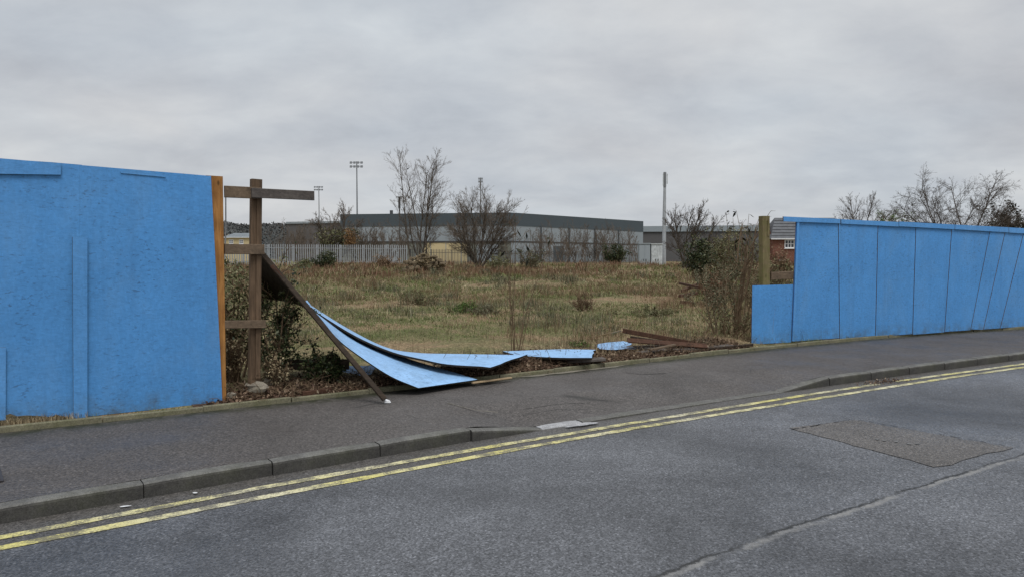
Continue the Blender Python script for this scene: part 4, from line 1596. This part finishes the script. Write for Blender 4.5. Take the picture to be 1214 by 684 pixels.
def fence_line(name, label, pts, spacing, hgt, m, pale, post_every, names=('pale', 'post', 'rail')):
    t = thing(name, label, 'fence', pts[0])
    for p, q in zip(pts[:-1], pts[1:]):
        p, q = np.array(p), np.array(q)
        L = np.linalg.norm((q - p)[:2])
        th = math.atan2(q[1] - p[1], q[0] - p[0])
        n = int(L / spacing)
        for i in range(n):
            k = (i + .5) / n
            c = p + (q - p) * k
            inst(names[0], pale, t, c + [0, 0, random.uniform(-.02, .02)], th)
        for z in (.4, hgt - .45):
            b = MB()
            b.beam(p + np.array([0, .07, z]), q + np.array([0, .07, z]), .05, .05, bev=.004)
            b.build(names[2], m, t)
        for i in range(int(L / post_every) + 1):
            c = p + (q - p) * min(1, i * post_every / L)
            b = MB()
            b.box(c[0] - .05, c[0] + .05, c[1] + .1, c[1] + .2, c[2] - .2, c[2] + hgt - .05)
            b.build(names[1], m, t)
    return t


def pale_mesh(w, h, m):
    "W-section pale with a split pointed head"
    x = [-w / 2, -w / 4, 0, w / 4, w / 2]
    y = [0, -.025, 0, -.025, 0]
    zt = [h - .1, h, h - .07, h, h - .1]
    V = [(a, c, 0) for a, c in zip(x, y)] + [(a, c, d) for a, c, d in zip(x, y, zt)] + [(a, c + .008, 0) for a, c in zip(x, y)] + [(a, c + .008, d) for a, c, d in zip(x, y, zt)]
    F = [(i, i + 1, i + 6, i + 5) for i in range(4)] + [(10 + i, 15 + i, 16 + i, 11 + i) for i in range(4)]
    return mesh('pale', V, F, [m])


FA, FB, FC = fieldp(225, 81), fieldp(483, 92), fieldp(770, 148)
FA[2] = FB[2] = .72
FC[2] = .55
fence_line('palisade_fence', 'pale galvanised palisade fence along the far left of the field', [FA, FB], .25, 2.45, M_STEEL, pale_mesh(.10, 2.45, M_STEEL), 2.75)
fence_line('railing_fence', 'dark grey steel railings running away along the right of the field', [FB + [.3, .2, 0], FC], .30, 2.0, M_DARKSTEEL, pale_mesh(.10, 2.0, M_DARKSTEEL), 4.0)


# ---------------------------------------------------------------- warehouse and other far buildings
def wallband(parent, name, a, c, z0, z1, th, m, out):
    "upright slab from a to c (ground points) between two heights; out = distance proud of the wall line"
    a, c = np.array([a[0], a[1], 0.0]), np.array([c[0], c[1], 0.0])
    t = (c - a) / np.linalg.norm(c - a)
    n = np.array([t[1], -t[0], 0])
    q = [a + n * out, c + n * out, c + n * (out - th), a + n * (out - th)]
    V = [(p[0], p[1], z0) for p in q] + [(p[0], p[1], z1) for p in q]
    return obj(name, V, BOXF, m, parent)


M_LOWWALL = m_flat('dull_green_grey_wall', (.17, .175, .15), .8, .2, .15, .2)
WA, WB, WC = D(404, 300, 148), D(604, 300, 142), D(762, 300, 176)
WD = WA + (WC - WB) + np.array([6, 30, 0])
WH = thing('warehouse', 'large grey warehouse shed with dark slate upper band beyond the field', 'warehouse', (WB[0], WB[1], 0))
ZT = CAMZ + (306 - 252.5) / F_PX * 142
ztl = ZT
for a, c in ((WA, WB), (WB, WC)):
    L = np.linalg.norm((c - a)[:2])
    wallband(WH, 'lower_wall', a, c, .2, 4.7, .3, M_LOWWALL, 0)
    wallband(WH, 'cladding', a, c, 4.7, ZT - 2.5, .3, M_GREYCLAD, .06)
    wallband(WH, 'gutter_band', a, c, 4.55, 4.85, .1, M_DARKSTEEL, .16)
    wallband(WH, 'fascia', a, c, ZT - 2.5, ZT, .35, M_SLATE, .12)
    t = (c - a) / L
    t[2] = 0
    n = np.array([t[1], -t[0], 0])
    for k in range(1, int(L / 3.1)):
        p = a + t * (k * 3.1)
        b = MB()
        b.beam(np.array([p[0], p[1], .2]) + n * .09, np.array([p[0], p[1], ZT - 2.5]) + n * .09, .10, .1, up=n, bev=.01)
        b.build('cladding_joint', M_PALEROOF, WH)
# right-hand wall is white-grey to the ground
t = (WC - WB) / np.linalg.norm(WC - WB)
wallband(WH, 'white_cladding', WB + t * .4, WC, .25, 4.6, .2, M_GREYCLAD, .1)
nW = np.array([t[1], -t[0], 0])
for k in (9, 18, 27, 36):
    p = WB + t * k
    b = MB()
    b.tube([np.array([p[0], p[1], .3]) + nW * .3, np.array([p[0], p[1], ZT - 2.4]) + nW * .3], .14, 6)
    b.build('downpipe', M_SLATE, WH)
for k in (13, 30):
    wallband(WH, 'door', WB + t * k, WB + t * (k + 3.4), .26, 4.0, .1, M_SLATE, .14)
wallband(WH, 'back_wall', WC, WD, .2, ZT - .1, .3, M_SLATE, 0)
wallband(WH, 'back_wall', WD, WA, .2, ZT - .1, .3, M_SLATE, 0)
rp = (WA + WB + WC + WD) / 4
obj('roof', [(p[0], p[1], ZT - .3) for p in (WA, WB, WC, WD)] + [(rp[0], rp[1], ZT + .1)], [(0, 1, 4), (1, 2, 4), (2, 3, 4), (3, 0, 4)], M_PALEROOF, WH)
tl = (WB - WA) / np.linalg.norm(WB - WA)
wallband(WH, 'cream_wall', WA + tl * 17.3, WA + tl * 26, .21, 4.5, .2, M_CREAM, .06)
for k in (8, 28):
    wallband(WH, 'loading_door', WA + tl * k, WA + tl * (k + 4), .25, 4.2, .1, M_PALEROOF, .05)
b = MB()
p = D(464, 252, 160)
b.tube([(p[0], p[1], 9), (p[0], p[1], 11.8)], .35, 8)
b.build('flue', M_DARKSTEEL, WH)

# lower grey shed behind on the right
SA, SB = D(700, 300, 215), D(905, 300, 205)
SH = thing('shed', 'long low shed with pale roof edge behind the phone mast', 'shed', (SA[0], SA[1], 0))
zs = CAMZ + (306 - 267.5) / F_PX * 205
wallband(SH, 'wall', SA, SB, 0, zs - 1.6, .4, M_DARKCLAD, 0)
wallband(SH, 'roof', SA, SB, zs - 1.6, zs, 6, M_PALEROOF, .4)
SC = SB + np.array([2, 40, 0])
wallband(SH, 'wall', SB, SC, 0, zs - 1.6, .4, M_DARKCLAD, 0)
# flat-roofed building left of the warehouse
LA_, LB_ = D(340, 300, 190), D(408, 300, 185)
LS = thing('shed', 'dark flat roofed building left of the warehouse', 'shed', (LA_[0], LA_[1], 0))
zl_ = CAMZ + (306 - 262.5) / F_PX * 185
wallband(LS, 'wall', LA_, LB_, 0, zl_ - .5, 10, M_DARKCLAD, 0)
wallband(LS, 'roof_edge', LA_, LB_, zl_ - .5, zl_, 10.6, M_PALEROOF, .3)


def house(label, px0, px1, Y, eave_y, ridge_y, wins, name='house', wall=M_BRICK, roof=M_TILE, depth=7.0, door=True):
    a, c = D(px0, 300, Y), D(px1, 300, Y)
    x0, x1 = a[0], c[0]
    t = thing(name, label, 'house', ((x0 + x1) / 2, Y, 0))
    ze, zr = CAMZ + (306 - eave_y) / F_PX * Y, CAMZ + (306 - ridge_y) / F_PX * Y
    b = MB()
    b.add([(x0, Y, 0), (x1, Y, 0), (x1, Y + depth, 0), (x0, Y + depth, 0), (x0, Y, ze), (x1, Y, ze), (x1, Y + depth, ze), (x0, Y + depth, ze), (x0, Y + depth / 2, zr - .3), (x1, Y + depth / 2, zr - .3)],
          [(0, 1, 5, 4), (2, 3, 7, 6), (1, 2, 6, 9, 5), (3, 0, 4, 8, 7)])
    b.build('wall', wall, t)
    b = MB()
    o = .45
    ym = Y + depth / 2
    hx = 1.5                                       # hipped end
    V = [(x0 - o, Y - o, ze - .1), (x1 + o, Y - o, ze - .1), (x1 + o, Y + depth + o, ze - .1), (x0 - o, Y + depth + o, ze - .1), (x0 + hx, ym, zr), (x1 - hx, ym, zr)]
    b.add(V, [(0, 1, 5, 4), (2, 3, 4, 5), (1, 2, 5), (3, 0, 4), (0, 3, 2, 1)])
    rf = b.build('roof', roof, t)
    nrow = 7
    for k in range(1, nrow):
        f = k / nrow
        b = MB()
        b.beam((x0 - o + (hx + o) * f, Y - o + (depth / 2 + o) * f - .03, ze - .1 + (zr - ze + .1) * f + .04), (x1 + o - (hx + o) * f, Y - o + (depth / 2 + o) * f - .03, ze - .1 + (zr - ze + .1) * f + .04), .12, .05, bev=.005)
        b.build('tile_course', roof, rf)
    b = MB()
    b.beam((x0 - o, Y - o - .06, ze - .12), (x1 + o, Y - o - .06, ze - .12), .12, .16, bev=.01)
    b.build('gutter', M_WHITE, t)
    for (wx0, wx1, wy0, wy1) in wins:
        p, q = D(wx0, wy1, Y - .05), D(wx1, wy0, Y - .05)
        b = MB()
        b.box(p[0], q[0], Y - .03, Y + .02, p[2], q[2])
        w = b.build('window', M_GLASS, t)
        b = MB()
        fw = .12
        for (u0, u1, z0, z1) in ((p[0] - fw, q[0] + fw, p[2] - fw, p[2]), (p[0] - fw, q[0] + fw, q[2], q[2] + fw), (p[0] - fw, p[0], p[2], q[2]), (q[0], q[0] + fw, p[2], q[2])):
            b.box(u0, u1, Y - .12, Y - .031, z0, z1)
        for k in (1 / 3, 2 / 3):
            xm = p[0] + (q[0] - p[0]) * k
            b.box(xm - .05, xm + .05, Y - .1, Y - .031, p[2], q[2])
        zm = (p[2] + q[2]) / 2
        b.box(p[0], q[0], Y - .095, Y - .032, zm - .04, zm + .04)
        b.build('frame', M_WHITE, w)
        b = MB()
        b.box(p[0] - .2, q[0] + .2, Y - .22, Y - .0, p[2] - .26, p[2] - fw - .002)
        b.build('sill', M_WHITE, w)
    return t


house('red brick house with grey tiled roof behind the mossy post', 916, 1010, 128, 283, 257.5,
      [(931, 941, 285.5, 293.5), (955, 967, 285.5, 293.5), (984, 996, 285.5, 293.5), (924, 930, 309, 315.5), (956, 967, 307, 316)])
house('far house with pale low roof seen between the blue board and the bare post', 266, 297, 220, 281.5, 276.5, [(272, 276, 285, 289), (284, 288, 285, 289)], wall=M_CREAM, roof=M_PALEROOF)
house('dark roofed house whose ridge shows above the right hoarding', 1062, 1140, 75, 275, 261.5, [(1075, 1085, 280, 288), (1110, 1120, 280, 288)], wall=M_BRICK, roof=M_TILE)

# wooded hill
V, F = [], []
r = R_(81)
nx, ny = 220, 14
ph = r.uniform(0, 6.28, 20)
for j in range(ny):
    y = 560 + 30 * j
    for i in range(nx):
        x = -900 + 1800 * i / (nx - 1)
        prof = 30 * (1 - smooth01(-230, 260, x)) + 9
        s = sum(math.sin(x * (.02 + .013 * k) + ph[k]) / (1 + .5 * k) for k in range(8))
        h = (prof + 2.0 * s) * float(smooth01(0, 9, j)) + (r.normal(0, .9) if j > 2 else 0)
        V.append((x, y, h - .5))
F = [(j * nx + i, j * nx + i + 1, (j + 1) * nx + i + 1, (j + 1) * nx + i) for j in range(ny - 1) for i in range(nx - 1)]
tag(obj('hill', V, F, M_HILL), 'dark wooded hill on the left skyline', 'hill', kind='structure')
r = R_(82)
n = 60000
X = r.uniform(-520, 160, n)
j = r.uniform(1, 11, n)
Yh = 560 + 30 * j
s = sum(np.sin(X * (.02 + .013 * k) + ph[k]) / (1 + .5 * k) for k in range(8))
Zh = ((30 * (1 - smooth01(-230, 260, X)) + 9) + 2 * s) * smooth01(0, 9, j) - .5
clump = np.sin(X * .31 + Yh * .2) + np.sin(X * .17 - Yh * .11)
V, F, rn = leafmesh(np.column_stack([X, Yh, Zh + r.uniform(-.5, 2.2, n) + .6 * clump]), 1.7, .8, 0, r)
tag(obj('woodland', V, F, m_leafy('far_wood', [(0, (.05, .052, .053)), (1, (.11, .105, .10))]), rnd=rn), 'distant mass of bare woodland covering the hill', 'woodland', kind='stuff')


# ---------------------------------------------------------------- masts and lamps
def floodlight(label, px, ytop, Y, cols, rows, sp, head=None):
    base = np.array([(px - 607) / F_PX * Y, Y, 0.0])
    zt = CAMZ + (306 - ytop) / F_PX * Y
    t = thing('floodlight_mast', label, 'floodlight', base)
    b = MB()
    b.tube([base, base + [0, 0, zt * .5], base + [0, 0, zt]], [.26, .20, .13], 8)
    b.build('mast', M_MAST, t)
    for i in range(rows):
        z = zt - .3 - i * sp * 1.1
        b = MB()
        w = sp * (cols - 1) / 2 + .3
        b.box(base[0] - w, base[0] + w, Y - .2, Y - .12, z - .06, z + .06)
        bar = b.build('crossarm', M_MAST, t)
        for k in range(cols):
            x = base[0] + (k - (cols - 1) / 2) * sp
            b = MB()
            d = .33
            b.add([(x - d, Y - .75, z - .45), (x + d, Y - .75, z - .45), (x + d * .6, Y - .22, z - .25), (x - d * .6, Y - .22, z - .25),
                   (x - d, Y - .55, z + .2), (x + d, Y - .55, z + .2), (x + d * .6, Y - .22, z + .15), (x - d * .6, Y - .22, z + .15)], BOXF)
            b.build('lamp', M_LAMP, bar)
    return t


floodlight('tallest floodlight mast, two rows of lamps, rising behind the left end of the warehouse', 424, 192.5, 200, 4, 2, .95)
floodlight('smaller far floodlight mast beside the cut end of the top rail', 379, 221.5, 290, 4, 2, .95)
floodlight('slim floodlight mast with few lamps behind the round bare tree', 570, 211.5, 230, 2, 2, .8)
# road lamp
LP = thing('street_lamp', 'dark street lamp with flat head left of the tall bare tree', 'street lamp', fieldp(474, 112))
lb = fieldp(474, 112)
zt = CAMZ + (306 - 235) / F_PX * 112
b = MB()
b.tube([(lb[0], 112, 0), (lb[0], 112, zt - 1.6)], [.11, .09], 8)
b.tube([(lb[0], 112, zt - 1.6), (lb[0], 112, zt)], [.17, .17], 8)
b.build('column', M_DARKSTEEL, LP)
b = MB()
b.beam((lb[0] - .45, 111.8, zt + .08), (lb[0] + .35, 111.8, zt + .08), .35, .16, bev=.03)
b.build('lantern', M_MAST, LP)
# phone mast and cabinets
mb = fieldp(787, 96)
PM = thing('phone_mast', 'tall pale grey phone mast standing beside the white cabinets', 'mast', mb)
zt = CAMZ + (306 - 205) / F_PX * 96
b = MB()
b.tube([mb, (mb[0], 96, 6), (mb[0] + .03, 96, zt - 1.9)], [.27, .24, .17], 10)
b.build('pole', M_STEEL, PM)
b = MB()
b.tube([(mb[0] + .03, 96, zt - 2.1), (mb[0] + .03, 96, zt - 1.95), (mb[0] + .03, 96, zt - 1.8), (mb[0] + .03, 96, zt - .05), (mb[0] + .03, 96, zt)], [.16, .18, .19, .19, .15], 10)
b.build('antenna_shroud', M_MAST, PM)
for k, dx in enumerate((-.24, .27)):
    b = MB()
    b.beam((mb[0] + .03 + dx, 95.8, zt - (1.75 if k == 0 else 1.55)), (mb[0] + .03 + dx, 95.8, zt - .25), .11, .08, up=(0, 1, 0), bev=.02)
    b.build('antenna', M_CABINET, PM)
for (x0, x1, y0, lab, mm) in ((757.5, 771, 288.5, 'grey green equipment cabinet at the left of the mast', M_PALEROOF), (772, 785.5, 289, 'white equipment cabinet touching the foot of the mast', M_CABINET)):
    p, q = D(x0, 318, 94), D(x1, y0, 94)
    c = thing('equipment_cabinet', lab, 'cabinet', ((p[0] + q[0]) / 2, 94, .3))
    b = MB()
    b.box(p[0], q[0], 94, 95, .3, q[2] - .12)
    b.build('body', mm, c)
    b = MB()
    b.box(p[0] - .06, q[0] + .06, 93.9, 95.05, q[2] - .118, q[2])
    b.build('lid', mm, c)
    for k in range(2):
        w = (q[0] - p[0]) / 2
        b = MB()
        b.box(p[0] + k * w + .05, p[0] + (k + 1) * w - .05, 93.96, 93.998, .5, q[2] - .25)
        dr = b.build('door', mm, c)
        b = MB()
        b.box(p[0] + k * w + (w - .2 if k == 0 else .12), p[0] + k * w + (w - .12 if k == 0 else .2), 93.9, 93.958, 1.2, 1.45)
        b.build('handle', M_DARKSTEEL, dr)

# rubble heap in front of the far fence
rb = fieldp(502, 55)
RB = thing('rubble_heap', 'low tan rubble heap at the foot of the tall bare tree', 'rubble', rb)
r = R_(91)
for k in range(120):
    x, y = r.normal(0, .75), r.normal(0, .4)
    z = max(0, 1.35 - .4 * abs(x) ** 1.8) * r.random()
    rock('block', None, rb + [x * 1.15, y, z + .05], (r.uniform(.08, .24), r.uniform(.08, .22), r.uniform(.07, .2)), 100 + k, M_RUBBLE, parent=RB)

shrub('weed_clump', 'straw coloured weeds growing over the rubble heap', rb + [0.1, -.2, .2], 1.2, 2.0, 30, 1500, .10, M_STRAW, R_(92), cat='weeds')

# ---------------------------------------------------------------- trees
def stem_at(base, dx, dy, L, rad, j=.25, r=rng):
    return (np.array(base) + [r.normal(0, j), r.normal(0, j), -.1], (dx, dy, 1), L, rad)


r = R_(201)
B = fieldp(497, 76)
hT = (306 - 186) / F_PX * 76 + .9
bare_tree('bare_tree', 'tall slender many stemmed bare tree with two birds in it', [stem_at(B, dx, dy, L * hT, .085, .35, r) for dx, dy, L in ((-.17, 0, .80), (-.06, .05, .95), (.02, -.04, .84), (.08, .05, .88), (.19, 0, .92), (-.30, .05, .55), (.34, .05, .55))],
          [(16, .36, 40, .24, .25), (8, .5, 38, .5, .15), (7, .55, 36, .7, .12)], r, up=.4, kink=.045, rmin=.006)
r = R_(202)
B = fieldp(567, 72)
bare_tree('bare_tree', 'round crowned bare tree fanning out from its base near the warehouse corner', [stem_at(B, dx, dy, L, .075, .2, r) for dx, dy, L in ((-.5, 0, 5.0), (-.25, .2, 5.8), (-.1, -.2, 6.2), (.05, .1, 6.4), (.25, -.1, 6.2), (.45, .1, 5.4), (.7, .1, 4.8), (-.75, .1, 4.4), (.15, .3, 5.8), (1.0, 0, 4.2), (-1.0, .1, 4.0), (-.4, -.3, 5.2), (.55, -.3, 5.2))],
          [(13, .55, 38, .34, .22), (9, .55, 42, .45, .12), (8, .55, 40, .65, .1)], r, up=.3, kink=.06, rmin=.006, m=(None, M_TWIG))
r = R_(203)
B = fieldp(399, 98)
t, lv = bare_tree('bare_tree', 'ivy clad bare tree left of the warehouse end', [stem_at(B, dx, dy, L, .1, .2, r) for dx, dy, L in ((-.2, 0, 6.2), (.0, .1, 7.0), (.2, 0, 6.6), (.5, .1, 5.6), (-.5, 0, 5.4), (.05, -.1, 6.6))],
                  [(13, .46, 36, .36, .25), (8, .5, 36, .5, .15), (7, .5, 36, .65, .12)], r, up=.25, rmin=.011)
pts = lv[1][0].reshape(-1, 3)
pts = pts[(pts[:, 2] < 5.2)]
P = pts[r.integers(0, len(pts), 2200)] + r.normal(0, .3, (2200, 3))
V, F, rn = leafmesh(P, .24, .7, 0, r)
obj('ivy', V, F, M_OLIVE, t, rnd=rn)
shrub('orange_shrub', 'small orange leaved shrub beside the ivy clad tree', fieldp(414, 96) + [0, 0, 1.8], 2.9, 2.2, 16, 900, .2, M_ORANGE, R_(204))
# scrub behind the far fence
scrub = [(345, 118, 258, 1.2, 'bare scrub tree rising behind the left of the palisade fence'),
         (362, 112, 262, 1.5, 'low bare scrub tree between palisade fence and flat roofed building'),
         (432, 100, 258, 1.3, 'brown scrub tree just right of the orange shrub'),
         (449, 98, 262, 1.4, 'thin bare sapling left of the street lamp'),
         (467, 99, 256, 1.1, 'bare scrub tree beneath the street lamp head'),
         (640, 116, 263, 1.5, 'bare scrub tree in front of the warehouse right of its corner'),
         (668, 120, 258, 1.4, 'upright bare scrub tree mid way along the warehouse side'),
         (694, 124, 264, 1.6, 'spreading bare scrub tree along the warehouse side'),
         (716, 124, 262, 1.4, 'bare scrub tree left of the dark evergreen by the railings'),
         (742, 126, 266, 1.5, 'bare scrub tree at the right end of the warehouse')]
for i, (px, Y, yt, sp, lab) in enumerate(scrub):
    r = R_(300 + i)
    B = fieldp(px, Y)
    h = (306 - yt) / F_PX * Y + 1.0
    bare_tree('scrub_tree', lab, [stem_at(B, r.normal(0, .22 * sp), r.normal(0, .2), h * r.uniform(.5, .85), .045, 1.5, r) for _ in range(18)],
              [(9, .40, 32, .4, .15), (6, .5, 34, .55, .15), (4, .5, 34, .7, .15)], r, up=.35, kink=.05, rmin=.008, m=(M_TWIG, M_TWIG), ntr=1, group='bare scrub along the far fence')
shrub('evergreen_shrub', 'dark evergreen bush beside the far railings', fieldp(731, 104), 3.0, 3.4, 16, 2600, .26, M_EVERG, R_(320))
shrub('dark_bramble', 'dark bramble mound in front of the palisade fence', fieldp(385, 70), 1.5, 3.6, 26, 2600, .16, M_EVERG, R_(321), lev=[(7, .5, 55, .5, .2), (5, .45, 55, .5, .2)])
shrub('dark_bramble', 'smaller bramble mound at the left foot of the palisade fence', fieldp(362, 66), 1.1, 2.6, 20, 1500, .15, M_OLIVE, R_(322))
shrub('dark_bramble', 'dull brown bramble left of the rubble heap', fieldp(455, 66), 1.2, 3.2, 24, 1600, .13, M_DEADWEED, R_(323))
shrub('dark_bramble', 'brown bramble at the foot of the round crowned tree', fieldp(590, 64), 1.5, 3.2, 24, 1500, .13, M_OLIVE, R_(324))
shrub('dark_bramble', 'grey green bramble before the railings right of the round tree', fieldp(630, 68), 1.9, 3.2, 24, 1200, .14, M_GREYGREEN, R_(325))
# right side of the field
r = R_(331)
B = fieldp(812, 62)
bare_tree('bare_tree', 'bare tree standing right of the phone mast', [stem_at(B, dx, dy, L, .075, .2, r) for dx, dy, L in ((-.25, 0, 4.0), (-.05, .1, 4.6), (.15, 0, 4.6), (.4, .1, 4.4), (.7, 0, 4.0), (.25, -.2, 4.6), (.55, .2, 4.4))],
          [(11, .5, 38, .4, .25), (8, .5, 40, .5, .15), (7, .5, 38, .65, .12)], r, up=.2, rmin=.006, m=(M_BARK, M_TWIGDARK))
shrub('evergreen_bush', 'dark green evergreen bush at the right edge of the field', fieldp(826, 46), 2.4, 2.2, 20, 4200, .14, M_EVERG, R_(332))
shrub('scrub_bush', 'brown green scrub behind the evergreen bush', fieldp(852, 50), 3.3, 3.2, 22, 3000, .12, M_OLIVE, R_(333))
shrub('scrub_bush', 'tall brown scrub left of the mossy post', fieldp(880, 42), 2.9, 2.8, 18, 2200, .10, M_OLIVE, R_(334))
shrub('scrub_bush', 'brown scrub seen between the mossy post and the right hoarding', fieldp(927, 40), 1.9, 3.0, 24, 2200, .10, M_DEADWEED, R_(335))
shrub('scrub_bush', 'olive scrub below the evergreen bush', fieldp(850, 30), 1.3, 2.6, 16, 1500, .08, M_GREYGREEN, R_(336))
shrub('scrub_bush', 'rusty brown scrub right of the scrap pile', fieldp(846, 24), 1.2, 1.8, 24, 1500, .07, M_RUSTWEED, R_(337))
shrub('scrub_bush', 'tangled olive scrub behind the low blue board', fieldp(905, 22), 1.6, 2.2, 24, 2200, .07, M_OLIVE, R_(338))
# trees above the right hoarding
r = R_(341)
B = np.array([(1017 - 607) / F_PX * 62, 62, 0])
bare_tree('bare_tree', 'small upright bare tree above the middle of the right hoarding', [(B, (0, 0, 1), 2.6, .16)] + [(B + [0, 0, 1.5], (dx, dy, 1), L * .95, .055) for dx, dy, L in ((-.5, 0, 3.4), (-.2, .2, 4.3), (.05, 0, 4.9), (.2, -.1, 5.0), (.5, .1, 4.0), (.8, 0, 3.4))],
          [(14, .46, 36, .36, .2), (8, .5, 40, .5, .12), (6, .5, 38, .65, .1)], r, up=.12, rmin=.005, m=(M_BARK, M_TWIGDARK))
for (px, Y, lab, sd, st) in ((1126, 46, 'spreading bare tree with leaning trunk, left of the pair above the right hoarding', 342, ((-.75, 0, 3.6), (-.45, .1, 3.7), (-.1, .2, 3.0), (-1.3, 0, 3.4), (.35, -.2, 2.4), (-1.1, .3, 3.0))),
                             (1146, 48, 'spreading bare tree with upright trunk, right of the pair above the right hoarding', 343, ((.1, 0, 4.0), (.4, .1, 3.7), (.9, .1, 3.2), (1.5, 0, 3.1), (-.25, .2, 3.6), (1.2, .3, 3.0)))):
    r = R_(sd)
    B = np.array([(px - 607) / F_PX * Y, Y, 0.0])
    bare_tree('bare_tree', lab, [(B, (-.05 if sd == 342 else .03, 0, 1), 2.9, .17)] + [(B + np.array([-.05 if sd == 342 else .03, 0, 1]) * (1.7 + .08 * k), (dx, dy, 1), L * 1.22, .045) for k, (dx, dy, L) in enumerate(st)],
              [(14, .46, 42, .32, .25), (9, .52, 46, .5, .12), (7, .55, 44, .65, .1)], r, up=-.05, kink=.07, rmin=.004, m=(M_TWIGDARK, M_TWIGDARK))
shrub('green_bush', 'clipped olive green bush peeping above the right hoarding', np.array([(1052 - 607) / F_PX * 55, 55, 0]), 5.2, 2.2, 20, 4200, .14, M_BRIGHTGREEN, R_(344), lowfrac=.45, lev=[(7, .3, 60, .5, .5), (6, .4, 60, .5, .2)])
shrub('evergreen_tree', 'dark evergreen tree at the far right above the hoarding', np.array([(1203 - 607) / F_PX * 58, 58, 0]), 5.6, 3.0, 18, 6500, .2, m_leafy('dark_conifer_leaf', [(0, (.012, .014, .010)), (1, (.055, .05, .035))]), R_(345), cat='tree', lowfrac=.3)
shrub('hedge', 'dark hedge line just showing above the right hoarding end', np.array([(1175 - 607) / F_PX * 70, 70, 0]), 4.2, 5.0, 24, 2600, .2, M_EVERG, R_(346), cat='hedge')


# ---------------------------------------------------------------- two birds in the tall tree
def bird(label, c, yaw):
    V, F = [], []
    prof = [(-.19, .006, .0), (-.12, .018, .0), (-.07, .045, .0), (0, .06, .01), (.07, .05, .035), (.10, .034, .06), (.135, .036, .075), (.165, .022, .072), (.19, .006, .065)]
    for (x, rad, z) in prof:
        for k in range(8):
            a = 2 * math.pi * k / 8
            y_, z_ = rad * math.cos(a), rad * 1.05 * math.sin(a) + z
            V.append((c[0] + x * math.cos(yaw) - y_ * math.sin(yaw), c[1] + x * math.sin(yaw) + y_ * math.cos(yaw), c[2] + z_ + .35 * x))
    n = len(prof)
    F = [(i * 8 + k, i * 8 + (k + 1) % 8, (i + 1) * 8 + (k + 1) % 8, (i + 1) * 8 + k) for i in range(n - 1) for k in range(8)] + [tuple(range(7, -1, -1)), tuple((n - 1) * 8 + k for k in range(8))]
    V2, F2 = tube([np.array(c) + [0, .02, -.05], np.array(c) + [0, .02, -.13]], .006, 4)
    b_ = len(V)
    V += V2
    F += [tuple(i + b_ for i in f) for f in F2]
    tag(obj('bird', V, F, M_BLACK, loc=c, smooth=True), label, 'bird', 'birds in the tall bare tree')


bird('upper black bird perched in the tall bare tree', D(483.5, 200.5, 75.6), .4)
bird('lower black bird perched on the left side of the tall bare tree', D(475.7, 225, 75.6), 2.6)
